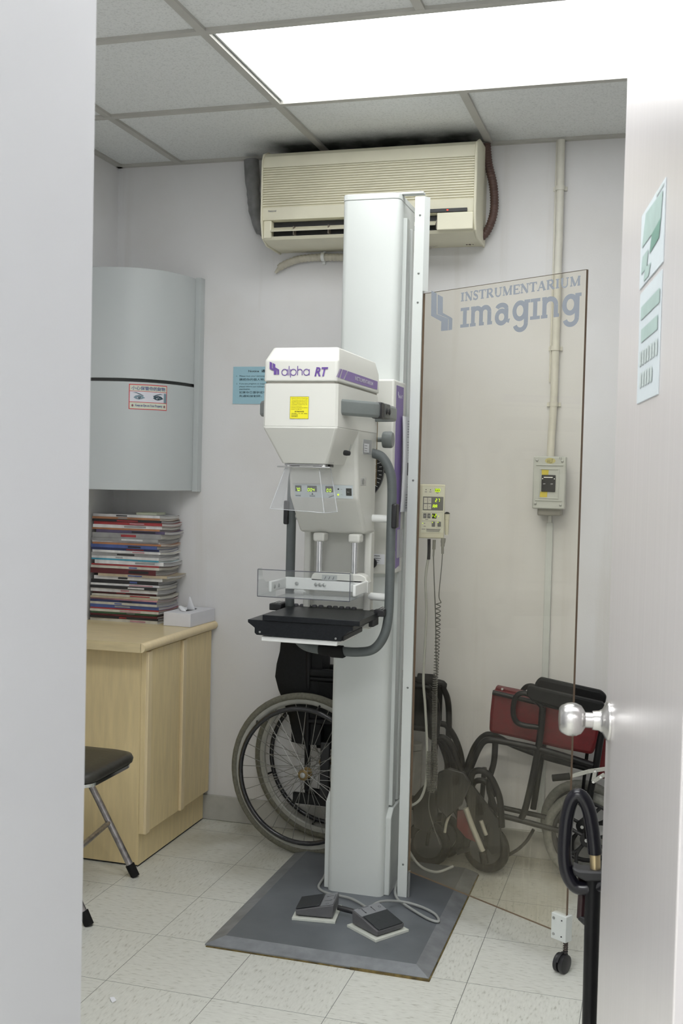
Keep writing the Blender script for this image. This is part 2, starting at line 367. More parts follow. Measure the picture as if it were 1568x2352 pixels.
poster(.262, .487, 1.657, 1.770, [(0, [(.02, .06), (.20, .06), (.21, .10), (.05, .105)]), (1, [(.10, .035), (.19, .04), (.20, .065), (.12, .06)]), (0, [(.02, .02), (.08, .02), (.09, .045), (.03, .045)]), (0, [(.05, .004), (.10, .004), (.12, .02), (.06, .022)]), (2, [(.15, .105), (.215, .105), (.215, .109), (.15, .109)])], 'white sheet with green print, upper of two on the open door')
rows = [(0, [(.02, .125), (.20, .125), (.20, .145), (.02, .145)]), (0, [(.03, .09), (.19, .09), (.19, .11), (.03, .11)])]
for i in range(7): rows.append((2, [(.02+.026*i, .055), (.04+.026*i, .055), (.04+.026*i, .077), (.02+.026*i, .077)]))
for i in range(5): rows.append((2, [(.03+.026*i, .022), (.05+.026*i, .022), (.05+.026*i, .044), (.03+.026*i, .044)]))
poster(.275, .482, 1.480, 1.648, rows, 'white sheet with green and grey lines, lower of two on the open door')

# ================================================================= AIR CONDITIONER
ac = thing('air_conditioner', 'aged cream wall air conditioner below the ceiling behind the column', 'air conditioner', (-1.03, 3.84, 2.19))
x0, x1 = -1.413, -.650
prof = [(3.944, 2.186), (3.80, 2.186), (3.757, 2.196), (3.748, 2.206), (3.80, 2.208), (3.80, 2.262), (3.742, 2.264), (3.735, 2.305)]
z = 2.312
while z < 2.446: prof += [(3.735+.0065, z), (3.735, z+.0012), (3.735, z+.0046), (3.735+.0065, z+.0056)]; z += .0086
prof += [(3.735, 2.449), (3.737, 2.470), (3.745, 2.490), (3.765, 2.506), (3.80, 2.515), (3.944, 2.519)]
B().prism([(x0, y, z) for y, z in prof], (x1-x0, 0, 0)).build('casing', cream_ac, ac, ang=20)
for a, c in ((x0-.006, x0), (x1, x1+.010)):
    b = B(); b.prism([(a, 3.944, 2.18), (a, 3.79, 2.18), (a, 3.745, 2.20), (a, 3.728, 2.26), (a, 3.728, 2.47), (a, 3.742, 2.50), (a, 3.79, 2.521), (a, 3.944, 2.526)], (c-a, 0, 0)).build('end_cap', cream_ac, ac, bevel=.006, seg=3)
B().box(x0, x0+.03, 3.745, 3.81, 2.20, 2.265).build('outlet_side', cream_ac, ac, bevel=.004)
lid = B().box(-.775, x1, 3.733, 3.81, 2.203, 2.262).build('service_lid', cream_ac, ac, bevel=.003)
B().box(-1.386, -.776, 3.775, 3.80, 2.209, 2.261).build('outlet_cavity', black_plastic, ac, smooth=False)
B().prism([(-1.383, 3.738, 2.226), (-1.383, 3.741, 2.222), (-1.383, 3.783, 2.242), (-1.383, 3.779, 2.246)], (.601, 0, 0)).build('louver', cream_ac, ac)
for i in range(5): B().box(-1.30+.13*i, -1.297+.13*i, 3.745, 3.775, 2.210, 2.24).build('vane', M('brown grey plastic', (.2, .17, .14), .5), ac, smooth=False)
B().box(-.80, -.672, 3.7335, 3.745, 2.2640, 2.2755).build('indicator_strip', black_plastic, ac, smooth=False)
B().box(-.742, -.736, 3.7328, 3.734, 2.268, 2.272).build('indicator_lamp', M('red lamp', (1, .05, .02), .5, emit=.8, var=0), ac, smooth=False)
text('National', W(616, 487, 1, 3.7345), XU, ZU, .03, .006, 'brand_lettering', grey_ink, ac, bold=.02)

def ribbed(path, r, name, mat, par=None, period=3, depth=.12, nn=14):
    return B().tube(path, r, nn, rib=lambda i: 1+depth*math.cos(2*math.pi*i/period)).build(name, mat, par, ang=80)
def resample(pts, step):
    P = smoothpath(pts, 24); out = [P[0]]; acc = 0
    for a, c in zip(P, P[1:]):
        d = (c-a).length; q = acc
        while q+d >= step and d > 1e-9:
            t = (step-q)/d; a = a.lerp(c, t); d = (c-a).length; out.append(a.copy()); q = 0
        acc = q+d
    return out
brown_hose = M('brown ribbed hose', (.10, .055, .045), .5, var=.15); cream_hose = M('cream ribbed hose', (.56, .53, .44), .55, var=.08)
hp = [W(1117, 331, 1, 3.905), W(1121, 375, 1, 3.905), W(1133, 430, 1, 3.905), W(1133, 490, 1, 3.905), W(1113, 538, 1, 3.905), W(1080, 553, 1, 3.905), W(1052, 545, 1, 3.90), W(1036, 528, 1, 3.88)]
tag(ribbed(resample(hp, .0032), .0145, 'pipe_hose', brown_hose, period=3, depth=.10), 'dark brown ribbed hose curling down beside the air conditioner', 'hose')
dh = thing('drain_hose', 'cream ribbed drain hose clipped along the wall under the air conditioner', 'hose', (-1.1, 3.93, 2.1))
hp = [W(1035, 530, 1, 3.89), W(1010, 552, 1, 3.905), W(960, 570, 1, 3.925), W(880, 580, 1, 3.925), (-1.1, 3.925, 2.158), W(742, 591, 1, 3.925), W(690, 595, 1, 3.925), W(655, 607, 1, 3.925), W(640, 616, 1, 3.925)]
ribbed(resample(hp, .0035), .0135, 'corrugated_tube', cream_hose, dh, period=4, depth=.09)
B().tube([W(645, 612, 1, 3.925), W(632, 627, 1, 3.925)], [.010, .005], 12).build('end_piece', cream_hose, dh)
for p in ((742, 590), (944, 571)):
    c = W(*p, 1, 3.925); m = B().tube([c+Vector((-.006, 0, .0)), c+Vector((.006, 0, 0))], .0165, 16); m.box(c.x-.005, c.x+.005, 3.935, 3.944, c.z-.026, c.z+.026); m.build('clip', white_plastic, dh)
sl = M('grey pipe wrap', (.20, .20, .20), .6, var=.2)
pc = [W(577, 368, 1, 3.90), W(580, 420, 1, 3.90), W(587, 490, 1, 3.905), W(600, 530, 1, 3.91), W(621, 552, 1, 3.915)]
tag(B().tube(smoothpath(pc, 8), [.028]*9+[.026, .024]*4+[.022]*8+[.014]*8, 14).build('pipe_sleeve', sl), 'grey wrapped pipes coming down left of the air conditioner', 'pipe')

# ================================================================= CONDUIT AND SWITCH BOX
cpipe = M('cream painted pipe', (.72, .70, .62), .5, var=.05)
cn = thing('conduit_pipe', 'cream conduit pipe running down the back wall to the switch box', 'pipe', (-.38, 3.93, 1.44))
B().tube(smoothpath([(-.381, 3.928, 2.542), (-.379, 3.928, 2.3), (-.379, 3.928, 1.85), (-.380, 3.926, 1.62), (-.383, 3.915, 1.50), (-.383, 3.905, 1.435)], 6), .0135, 14).build('pipe', cpipe, cn)
B().tube([(-.396, 3.937, 2.542), (-.396, 3.937, 1.7)], .004, 8).build('earth_wire', cpipe, cn)
for z in (2.375, 1.818, 1.622):
    m = B().tube([(-.380, 3.928, z-.008), (-.380, 3.928, z+.008)], .0165, 16); m.box(-.404, -.356, 3.936, 3.9445, z-.007, z+.007); m.build('clip', cpipe, cn)
bx = thing('switch_box', 'pale grey electrical switch box with yellow tape on the back wall', 'switch box', (-.38, 3.9, 1.25))
boxm = M('pale grey box plastic', (.56, .58, .55), .45, var=.02)
B().box(-.418, -.338, 3.86, 3.944, 1.232, 1.42).build('back_box', M('grey back box', (.33, .32, .29), .6, var=.1), bx, bevel=.004)
B().box(-.4345, -.3235, 3.842, 3.885, 1.2555, 1.437).build('cover', boxm, bx, bevel=.004)
b = B(); fy = 3.842
for (a, c, d, e) in ((-.4245, -.3335, 1.283, 1.287), (-.4245, -.3335, 1.405, 1.409), (-.413, -.409, 1.295, 1.393), (-.349, -.345, 1.295, 1.393), (-.413, -.345, 1.291, 1.295), (-.413, -.345, 1.391, 1.395)):
    b.box(a, c, fy-.003, fy+.001, d, e)
b.build('raised_border', boxm, bx, bevel=.001)
B().box(-.4045, -.357, fy-.006, fy+.002, 1.315, 1.373).build('switch', black_plastic, bx, bevel=.002)
fl = Flat((-.4045, fy-.0062, 1.315), XU, ZU); fl.rect(.008, .048, .038, .0515); fl.ell(.004, .045, .002, .002); fl.ell(.044, .045, .002, .002); fl.build('switch_marking', white_plastic, bx)
text('OFF', (-.3985, fy-.0062, 1.34), XU, ZU, .008, .004, 'lettering', paper, bx); text('OFF', (-.373, fy-.0062, 1.34), XU, ZU, .008, .004, 'lettering', paper, bx)
ty = M('yellow tape', (.70, .58, .08), .5, var=.08)
Flat((-.4045, fy-.0005, 1.373), XU, ZU).poly([(0, .0), (.022, .0), (.0235, .017), (-.001, .018)]).build('yellow_tape', ty, bx)
Flat((-.4045, fy-.0005, 1.315), XU, ZU).poly([(-.006, -.019), (.020, -.019), (.021, 0), (-.003, 0)]).build('yellow_tape', ty, bx)
fl = Flat((-.377, fy-.0002, 1.422), XU, ZU); fl.ell(0, 0, .018, .010); fl.build('oval_sticker', M('pale yellow sticker', (.6, .55, .25), .5), bx)
fl = Flat((-.377, fy-.0008, 1.422), XU, ZU)
for i in range(3): fl.line([(-.008+.004*i, .004), (-.010+.004*i, -.006), (-.007+.004*i, -.004)], .0008)
fl.line([(.004, .005), (.010, .006)], .0008); fl.line([(.007, .005), (.006, -.006), (-.002, -.008)], .001); fl.build('handwriting', ink, bx)
fl = Flat((-.345, fy-.0004, 1.427), XU, ZU); fl.line([(0, .008), (-.001, 0)], .0009); fl.line([(.003, .007), (.007, .006), (.004, .002), (.006, -.001), (.003, -.002)], .0009); fl.build('handwriting', ink, bx)
for a, c in ((-.422, 1.422), (-.336, 1.420), (-.424, 1.272), (-.338, 1.270)):
    B().lathe([(0, .0045), (.002, .004), (.003, .002)], (a, fy, c), (0, -1, 0), 12).build('screw', steel, bx)
tr = thing('cable_trunking', 'thin white cable trunking running down the wall below the switch box', 'trunking', (-.38, 3.93, .0))
B().box(-.3925, -.3695, 3.925, 3.944, .1, 1.205).build('cover', M('white trunking plastic', (.66, .69, .68), .45, var=.02), tr, bevel=.002)
B().box(-.3875, -.3745, 3.93, 3.9435, 1.205, 1.26).build('metal_sleeve', steel, tr)

# ================================================================= BLUE NOTICE
nt_ = thing('wall_notice', 'light blue printed notice sheet on the back wall behind the machine head', 'notice', (-1.49, 3.943, 1.62))
B().box(-1.5975, -1.385, 3.9428, 3.9442, 1.618, 1.760).build('sheet', M('light blue paper', (.36, .58, .67), .7, var=.02), nt_, smooth=False)
Y = 3.9426
text('Notice  通告', (-1.535, Y, 1.738), XU, ZU, .083, .011, 'lettering', ink, nt_, bold=.01)
nb = M('dark blue grey ink', (.05, .10, .13), .6)
for s, zz, xx, ww, hh in (('1.', 1.722, -1.584, .006, .0045), ('Please lock your personal belongings', 1.7205, -1.571, .15, .0062), ('請把你的個人物品好好保管', 1.7065, -1.571, .17, .0092), ('2.', 1.693, -1.584, .006, .0045), ('If you are pregnant or suspected pregnant', 1.6915, -1.571, .155, .0062), ('please inform our radiographer before', 1.6805, -1.571, .15, .0062), ('examination.', 1.6715, -1.571, .045, .0058), ('如果你已懷孕或可能懷孕請', 1.6575, -1.571, .165, .0092), ('先通知放射師，多謝合作', 1.6435, -1.571, .16, .0092)):
    text(s, (xx, Y, zz), XU, ZU, ww, hh, 'lettering', nb, nt_, bold=.004)

# ================================================================= X-RAY MACHINE
XC = -.907
mat_t = thing('floor_plate', 'dark grey steel base plate on the tiled floor under the x-ray machine', 'base plate', (-.885, 3.4, 0))
px0, px1, py0, py1, pz = -1.215, -.563, 2.873, 3.70, .020
def plate_mat():
    m = M('worn grey steel plate', (.19, .205, .225), .42, .35, var=.10, scale=9, bump=.1); return m
pm = plate_mat(); edge_m = M('worn aluminium edging', (.29, .305, .325), .38, .4, var=.15, scale=25)
bvl = .045
B().add([(px0+bvl, py0+bvl, pz), (px1-bvl, py0+bvl, pz), (px1-bvl, py1, pz), (px0+bvl, py1, pz), (px0+bvl, py0+bvl, .004), (px1-bvl, py0+bvl, .004), (px1-bvl, py1, .004), (px0+bvl, py1, .004)],
        [(0, 1, 2, 3), (4, 5, 6, 7), (0, 4, 5, 1), (1, 5, 6, 2), (2, 6, 7, 3), (3, 7, 4, 0)]).build('plate', pm, mat_t, smooth=False)
def bev(a, b_, c, d, name='bevelled_edge'):
    # a,b_ outer low corners, c,d inner high corners
    lo = .007
    vs = [(*a, lo), (*b_, lo), (*c, pz), (*d, pz), (*a, .003), (*b_, .003), (*c, .003), (*d, .003)]
    B().add(vs, [(0, 1, 2, 3), (4, 7, 6, 5), (0, 4, 5, 1), (1, 5, 6, 2), (2, 6, 7, 3), (3, 7, 4, 0)]).build(name, edge_m, mat_t, smooth=False)
bev((px0, py0), (px1, py0), (px1-bvl, py0+bvl), (px0+bvl, py0+bvl))
bev((px0, py1), (px0, py0), (px0+bvl, py0+bvl), (px0+bvl, py1))
bev((px1, py0), (px1, py1), (px1-bvl, py1), (px1-bvl, py0+bvl))
B().box(px0+.004, px1+.003, py0-.004, py1, 0, .0028).box(px1-.22, px1+.003, py0-.006, py0+.01, 0, .0055).build('old_adhesive', M('yellow brown glue', (.14, .10, .03), .7, var=.7, scale=40), mat_t, smooth=False)

mc = thing('mammography_machine', 'tall cream mammography x-ray machine standing on the grey floor plate', 'x-ray machine', (XC, 3.40, pz))
cy, ch = 3.345, 2.237
def col_ring(z, gx=0, gy=0):
    x0, x1, y0, y1, r = -.997-gx, -.813+gx, cy-gy, 3.555, .018
    return [Vector(p) for p in ((x0+r, y0, z), (x1-r, y0, z), (x1-r*.3, y0+r*.3, z), (x1, y0+r, z), (x1, y1, z), (x0, y1, z), (x0, y0+r, z), (x0+r*.3, y0+r*.3, z))]
B().loft([col_ring(pz), col_ring(2.218)]).build('column', white_paint, mc, ang=60)
B().loft([col_ring(2.219, .0012, .0012), col_ring(ch, .0012, .0012)]).build('column_cap', white_paint, mc, bevel=.0015, ang=60)
B().prism([(-.8135, 3.40, 0.3), (-.80, 3.40, .3), (-.80, 3.44, .3), (-.8135, 3.44, .3)], (0, 0, 1.87)).prism([(-.8135, 3.47, 0.3), (-.80, 3.47, .3), (-.80, 3.50, .3), (-.8135, 3.50, .3)], (0, 0, 1.85)).build('side_rail', white_paint, mc, bevel=.002)
for a, c, hh in ((-.8135, -.7955, .27), (-1.013, -.996, .30)):
    B().prism([(a, y, z) for y, z in ((3.366, pz), (3.366, hh), (3.40, hh+.025), (3.55, hh+.025), (3.55, pz))], (c-a, 0, 0)).build('foot_cover', white_paint, mc, bevel=.003)
B().box(-.83, -.744, 3.372, 3.402, 2.2375, 2.2435).build('top_bracket', white_paint, mc, bevel=.001)
for x, y in ((-.978, 3.37), (-.842, 3.37), (-.757, 3.385)):
    B().lathe([(0, .0042), (.003, .0042), (.005, .002)], (x, y, 2.2432 if x > -.83 else 2.2375), (0, 0, 1), 12).build('bolt', chrome, mc)
# carriage riding on the column
cx0, cx1 = -1.020, -.795
cprof = [(3.262, 1.652), (3.262, 1.195), (3.305, 1.125), (3.305, 1.052), (3.425, 1.052), (3.425, 1.652)]
car = B().prism([(cx0, y, z) for y, z in cprof], (cx1-cx0, 0, 0)).build('carriage_cover', white_enamel, mc, bevel=.006, seg=3)
pp = [(3.292, 1.636), (3.292, 1.19), (3.333, 1.12), (3.333, 1.068), (3.385, 1.075), (3.385, 1.636)]
B().prism([(cx1-.0002, y, z) for y, z in pp], (.0012, 0, 0)).build('side_panel', purple_side, mc, bevel=.0005)
lav = M('pale lavender print', (.72, .68, .80), .5, var=.01)
yu = Vector((0, 1, 0)); SX = cx1+.0013
def emblem(fl, a, b_, s, mi=0):
    # two parallel stepped bars
    fl.poly([(a, b_+s), (a, b_+.38*s), (a+.40*s, b_+.20*s), (a+.40*s, b_-.12*s), (a+.66*s, b_-.12*s), (a+.66*s, b_+.26*s), (a+.22*s, b_+.44*s), (a+.22*s, b_+.9*s)], 1, mi)
    fl.poly([(a+.28*s, b_+.88*s), (a+.28*s, b_+.46*s), (a+.71*s, b_+.27*s), (a+.71*s, b_-.12*s), (a+.88*s, b_-.12*s), (a+.88*s, b_+.31*s), (a+.52*s, b_+.50*s), (a+.52*s, b_+.76*s)], 1, mi)
fl = Flat((SX, 3.304, 1.597), yu, ZU); emblem(fl, 0, .004, .018); fl.build('emblem', lav, car)
text('alpha RT', (SX, 3.325, 1.596), yu, ZU, .045, .014, 'lettering', lav, car, bold=.01)
# clear document pocket and papers
B().box(cx1+.0012, cx1+.0022, 3.34, 3.42, 1.10, 1.19).build('paper_pocket', clear('clear pocket', (.9, .9, .92), haze=.15)[0], mc, smooth=False)
text('CAUTION', (-.868, 3.3044, 1.106), XU, ZU, .03, .004, 'lettering', ink, car, bold=.02)
Flat((-.872, 3.3046, 1.088), XU, ZU).rect(0, -.006, .05, .026).build('small_label', paper, car)
for i in range(3): Flat((-.868, 3.3042, 1.099-.006*i), XU, ZU, .0006).rect(0, 0, .034-.004*i, .0016).build('label_line', grey_ink, car)
B().lathe([(0, .016), (.006, .015), (.007, .006), (.012, .005)], (-.861+.0, 3.3, 1.085), (0, -1, 0), 20).build('dial_knob', black_plastic, mc)
# rotation hub and angle scale
B().lathe([(0, .10), (.012, .10)], (XC, 3.20, 1.372), (0, 1, 0), 64).build('angle_dial', black_plastic, mc)
fl = Flat((XC, 3.1995, 1.372), XU, ZU)
for i in range(-9, 10):
    a = math.radians(i*7.5); r0 = .088 if i % 2 else .083
    fl.line([(r0*math.cos(a), r0*math.sin(a)), (.096*math.cos(a), .096*math.sin(a))], .0013)
fl.build('dial_marks', white_plastic, mc)
for s, a in (('15', 16), ('0', 0), ('15', -16)): text(s, (XC+.070*math.cos(math.radians(a)), 3.1993, 1.372+.076*math.sin(math.radians(a))-.004), XU, ZU, .010, .008, 'dial_number', white_plastic, mc)
B().lathe([(0, .085), (.06, .085)], (XC, 3.212, 1.372), (0, 1, 0), 40).build('pivot_hub', white_enamel, mc)
B().prism([W(878, 1083, 1, 3.255), W(886, 1076, 1, 3.255), W(886, 1088, 1, 3.255)], (0, .004, 0)).build('dial_pointer', black_plastic, mc, smooth=False)
# tube head ------------------------------------------------------------
HF, HB, HW = 2.700, 3.118, .1005
def ring(z, hw, yf, yb, c=.006): return [Vector(p) for p in ((XC-hw+c, yf, z), (XC+hw-c, yf, z), (XC+hw, yf+c, z), (XC+hw, yb, z), (XC-hw, yb, z), (XC-hw, yf+c, z))]
lid = B().loft([ring(1.5965, HW+.0015, HF-.0015, HB), ring(1.651, HW, HF, HB), ring(1.688, HW-.011, HF+.034, HB-.004)]).build('head_lid', white_enamel, mc, bevel=.004, seg=3, ang=25)
head = B().loft([ring(1.591, HW, HF, HB-.02), ring(1.481, HW+.001, HF, HB-.02)]).build('head_shell', white_enamel, mc, ang=25)
B().loft([ring(1.597, HW-.003, HF+.003, HB-.01), ring(1.590, HW-.003, HF+.003, HB-.01)]).build('lid_seam', M('shadow gap grey', (.30, .29, .25), .6), mc, smooth=False)
# tapering collimator nose
b = B()
T = [(XC-HW-.0010, HF-.0001), (XC+HW+.0010, HF-.0001), (XC+HW+.001, 2.905), (XC-HW-.001, 2.905)]; Q = [(-.972, 2.752), (-.845, 2.752), (-.845, 2.93), (-.972, 2.93)]
def nring(z, P, c=.005): return [Vector((x, y, z)) for x, y in ((P[0][0]+c, P[0][1]), (P[1][0]-c, P[1][1]), (P[1][0], P[1][1]+c), P[2], P[3], (P[0][0], P[0][1]+c))]
b.loft([nring(1.4812, T), nring(1.476, T), nring(1.385, Q)])
nose = b.build('collimator_cover', white_enamel, mc, bevel=.0035, seg=3, ang=25)
# arm housing below and behind
b = B(); b.prism([(XC-HW, y, z) for y, z in ((HB, 1.595), (2.905, 1.595), (2.905, 1.40), (2.925, 1.292), (3.02, 1.190), (HB-.005, 1.188))], (2*HW, 0, 0))
arm = b.build('arm_housing', white_enamel, mc, bevel=.010, seg=4, ang=30)
# narrow seam line at the back of the housing
B().box(XC+HW-.0005, XC+HW+.0012, HB-.006, HB-.0045, 1.33, 1.56).build('seam_strip', M('brown seam', (.2, .14, .06), .6), mc, smooth=False)
# printing on the head front
FY = HF-.0016
fl = Flat((XC, FY-.0004, 1.6), XU, ZU)
o = W(619, 858, 1, FY); s = .030
fl = Flat((o.x, FY, o.z), XU, ZU, .0006); emblem(fl, 0, .0008, s)
fl.build('emblem', purple, lid)
# "alpha" drawn as thin round letters
A0, A1 = W(647, 862, 1, FY), W(712, 863, 1, FY); aw = A1.x-A0.x
fl = Flat((A0.x, FY, A0.z), XU, ZU, .0006); r = aw/10.0; w = .0021; x = r
fl.arc(x, r, r, 0, 360, w, n=28); fl.line([(x+r, 0), (x+r, 2*r)], w); x += r+.55*r
fl.line([(x, 0), (x, 3.1*r)], w); x += .55*r
fl.arc(x+r, r, r, 0, 360, w, n=28); fl.line([(x, 2*r), (x, -.75*r)], w); x += 2*r+.5*r
fl.line([(x, 3.1*r), (x, 0)], w); fl.arc(x+.8*r, 1.2*r, .8*r, 180, 0, w, n=16); fl.line([(x+1.6*r, 1.2*r), (x+1.6*r, 0)], w); x += 1.6*r+.5*r
fl.arc(x+r, r, r, 0, 360, w, n=28); fl.line([(x+2*r, 0), (x+2*r, 2*r)], w)
fl.build('alpha_lettering', purple, lid)
p0 = W(722, 865, 1, FY); text('RT', (p0.x, FY, p0.z+.0005), XU, ZU, .0365, .0235, 'model_lettering', purple, lid, shear=.25, bold=.035, t=.0008)
# printing on the head side
SXH = XC+HW+.0016
def sidepoly(pts, name, mat, par, t=.0006):
    q = [W(600+a/5.227, 780+b_/5.227, 0, SXH) for a, b_ in pts]
    for v in q: v.x = SXH+t*.5
    return B().add(q, [tuple(range(len(q)))]).build(name, mat, par, smooth=False)
lp = M('lilac stripe', (.24, .16, .40), .5, var=.02)
sidepoly([(1037, 378), (1395, 503), (1390, 603), (993, 481)], 'stripe', lp, lid)
sidepoly([(976, 358), (1030, 374), (985, 475), (946, 463)], 'stripe', lp, lid)
sidepoly([(952, 352), (968, 356), (936, 460), (910, 451)], 'stripe', lp, lid)
sidepoly([(941, 350), (946, 351), (905, 450), (898, 447)], 'stripe', lp, lid)
a, c = W(600+1120/5.227, 780+487/5.227, 0, SXH), W(600+1335/5.227, 780+556/5.227, 0, SXH)
text('INSTRUMENTARIUM', (SXH+.0006, a.y, (a.z+c.z)/2+.0005), yu, ZU, c.y-a.y, .0105, 'maker_lettering', lav, lid, bold=.02)
# yellow radiation label
ylw = M('yellow label', (.86, .78, .02), .5, var=.01)
a, c = W(665, 911, 1, HF), W(708, 962, 1, HF)
lab = Flat((a.x+.002, HF-.0003, c.z), XU, ZU, .0006); lw, lh = c.x-a.x-.002, a.z-c.z
lab.rect(0, 0, lw, lh, mi=0); lab.line([(0, 0), (lw, 0), (lw, lh), (0, lh)], .0008, True, .5, 1); lab.build('radiation_label', [ylw, ink], head)
yl = [('Radiation Board, Hong Kong', .92), ('The possession, use, sale, transfer', .84), ('and disposal of this device are', .77), ('subject to regulatory control under', .70), ('the Radiation Ordinance Cap. 303,', .63), ('Laws of Hong Kong.', .56), ('Disposal of this label is prohibited', .49), ('Enquiry  Tel. 2886 1551', .42), ('香港輻射管理局', .305), ('在香港管有，使用，出售，轉讓或', .225), ('棄置本儀器均受輻射條例管制', .155), ('查詢電話', .09)]
for s, f in yl:
    big = '管理局' in s; ww = {0: .86}.get(0)*lw
    if len(s) < 14: ww = lw*(.5 if big else .35)
    elif len(s) < 24 and ord(s[0]) < 256: ww = lw*.55
    text(s, (a.x+.002+lw*(.08 if not big else .26), HF-.001, c.z+lh*(f-.01)), XU, ZU, ww, lh*(.06 if big else .038), 'lettering', ink, head, bold=.01)
# key on the nose side, transparent label pocket, tape
kp = W(799, 1040, 0, XC+HW); B().lathe([(0, .007), (.006, .0075), (.016, .006), (.018, .002)], (kp.x-.01, kp.y, kp.z), (1, -.25, -.1), 14).build('key_switch', black_plastic, mc)
B().tube([(kp.x+.003, kp.y, kp.z+.004), (kp.x+.006, kp.y+.006, kp.z+.022)], .0008, 6).build('key_blade', steel, mc)
cl_lab, *_ = clear('label film', (.93, .94, .96), haze=.35)
a = W(833, 1002, 0, XC+HW); c = W(853, 1047, 0, XC+HW)
B().box(XC+HW, XC+HW+.0012, a.y+.004, c.y-.006, c.z+.003, a.z-.008).build('label_pocket', cl_lab, mc, smooth=False)
fl = Flat((XC+HW+.0014, a.y+.008, c.z+.008), yu, ZU, .0005); fl.rect(0, 0, .055, .025, 0, 0)
for i in range(3): fl.rect(.006, .004+.007*i, .035, .0055+.007*i, .6, 1)
fl.build('inventory_label', [paper, grey_ink], arm)
a = W(833, 1106, 0, XC+HW)
fl = Flat((XC+HW+.0006, a.y-.028, a.z-.012), yu, ZU, .0005); fl.rect(0, 0, .06, .023, 0, 0); fl.build('tape_patch', clear('clear tape', (.95, .95, .96), haze=.3)[0], arm)
B().lathe([(0, .008), (.002, .0085), (.003, .006)], (XC+HW+.0006, a.y-.002, a.z), (1, 0, 0), 16).build('round_clip', steel, arm)
text('24x30 18x24', W(757, 1064, 1, 2.80)+Vector((0, -.03, 0)), XU, ZU, .02, .0025, 'lettering', grey_ink, nose)
# display strip on the arm housing
DY = 2.9045+(.0)
def dpos(px, py): return W(px, py, 1, 2.912)
a = dpos(677, 1142); c = dpos(811.5, 1117)
a2 = dpos(676.5, 1112)
hs = 2.905+(1.40-(a.z+c.z)/2)/.108*.020-.0025
n0 = Vector((0, -.108, -.020)).normalized(); vdir = Vector((0, -.020, .108)).normalized()
vdir = Vector((0, -.1852, 1)).normalized()
def on_face(px, py):
    # point on the slightly leaning front face of the housing
    for it in range(1):
        d = fw*FPX + R2*(px-CX) - U2*(py-CY)
        # plane through (.,2.905,1.40) and (.,2.925,1.292)
        p0 = Vector((0, 2.9035, 1.40)); nn = Vector((0, .108, .020)).normalized()
        return CAM+d*((p0-CAM).dot(nn)/d.dot(nn))
bl = on_face(677, 1141.5); br = on_face(810.5, 1146.5); tl = on_face(677.5, 1111.5)
SW, SH = (br-bl).length, (tl-bl).length
FV = Vector((0, -.1852, 1)).normalized()
dark_led = M('dark display window', (.06, .062, .055), .3, var=.02); strip = M('pale blue grey keypad', (.62, .68, .70), .4, var=.01)
fl = Flat(bl, XU, FV, .0005); fl.rect(0, 0, SW, SH, 0, 0)
def sx(px): return (px-677)/133.5*SW
kx = SW/1045.
def zx(v): return (v-300)*kx          # zoomed strip pixels to metres
zz = SH*.5
for p, q in ((315, 428), (535, 705), (860, 1000)): fl.rect(zx(p), SH*.44, zx(q), SH*.90, 1, 1)
fl.ell(zx(1090), SH*.70, .0022, .0022, 1, 3); fl.rect(zx(1225), SH*.22, zx(1325), SH*.78, 1, 1)
for p, q in ((315, 410), (570, 670)): fl.rect(zx(p), SH*.09, zx(q), SH*.14, 1, 3); fl.line([(zx(p), SH*.26), (zx(p), SH*.20), (zx(q), SH*.20), (zx(q), SH*.26)], .0004, lift=1, mi=3)
fl.poly([(zx(605), SH*.22), (zx(640), SH*.22), (zx(622), SH*.40)], 1, 3)
fl.line([(zx(915), SH*.06), (zx(1010), SH*.20)], .0016, lift=1, mi=3); fl.line([(zx(900), SH*.26), (zx(915), SH*.20), (zx(1005), SH*.26)], .0004, lift=1, mi=3)
fl.build('keypad', [strip, dark_led, led, ink], arm)
fl = Flat(bl, XU, FV, .0009)
digits(fl, '7.0', zx(330), SH*.50, .0042, .0078, .0013, 1.6); digits(fl, '004', zx(545), SH*.50, .0042, .0078, .0013, 1.72); digits(fl, '00', zx(885), SH*.50, .0042, .0078, .0013, 1.9)
fl.ell(zx(1090), SH*.29, .0022, .0022, 2); fl.build('led_digits', led, arm)
for s, p, q, ww in (('Rh', 1135, .66, .004), ('Mo', 1135, .25, .005)): text(s, bl+XU*zx(p)+FV*SH*q, XU, FV, ww, .002, 'lettering', grey_ink, arm, t=.001)
text('Filter', bl+XU*zx(1250)+FV*SH*.47, XU, FV, .006, .0022, 'lettering', paper, arm, t=.0016)
# wrap-around hand rail at head height
def rail(sgn):
    path = [(.088, 2.735), (.110, 2.775), (.140, 2.825), (.156, 2.862), (.160, 2.93), (.160, 3.03), (.150, 3.075), (.10, 3.095)]
    P = smoothpath([Vector((XC+sgn*a, y, 1.534)) for a, y in path], 6); rings = []
    for i, p in enumerate(P):
        t = (P[min(i+1, len(P)-1)]-P[max(i-1, 0)]).normalized(); n = Vector((t.y, -t.x, 0)); hh, tt = .0205, .0125
        rings.append([p+n*q*tt+ZU*k*hh for q, k in ((1, .7), (.7, 1), (-.7, 1), (-1, .7), (-1, -.7), (-.7, -1), (.7, -1), (1, -.7))])
    return B().loft(rings)
for sg in (1, -1): rail(sg).build('hand_rail', grey_handle, mc, bevel=.001, ang=50)
sw = B(); sw.box(XC+.146, XC+.1745, 2.868, 2.905, 1.512, 1.556); sw.build('rail_switch_band', black_plastic, mc, bevel=.004)
B().box(XC+.150, XC+.1755, 2.905, 2.965, 1.513, 1.5555).build('rail_switch', M('dark grey switch', (.10, .105, .10), .45), mc, bevel=.004)
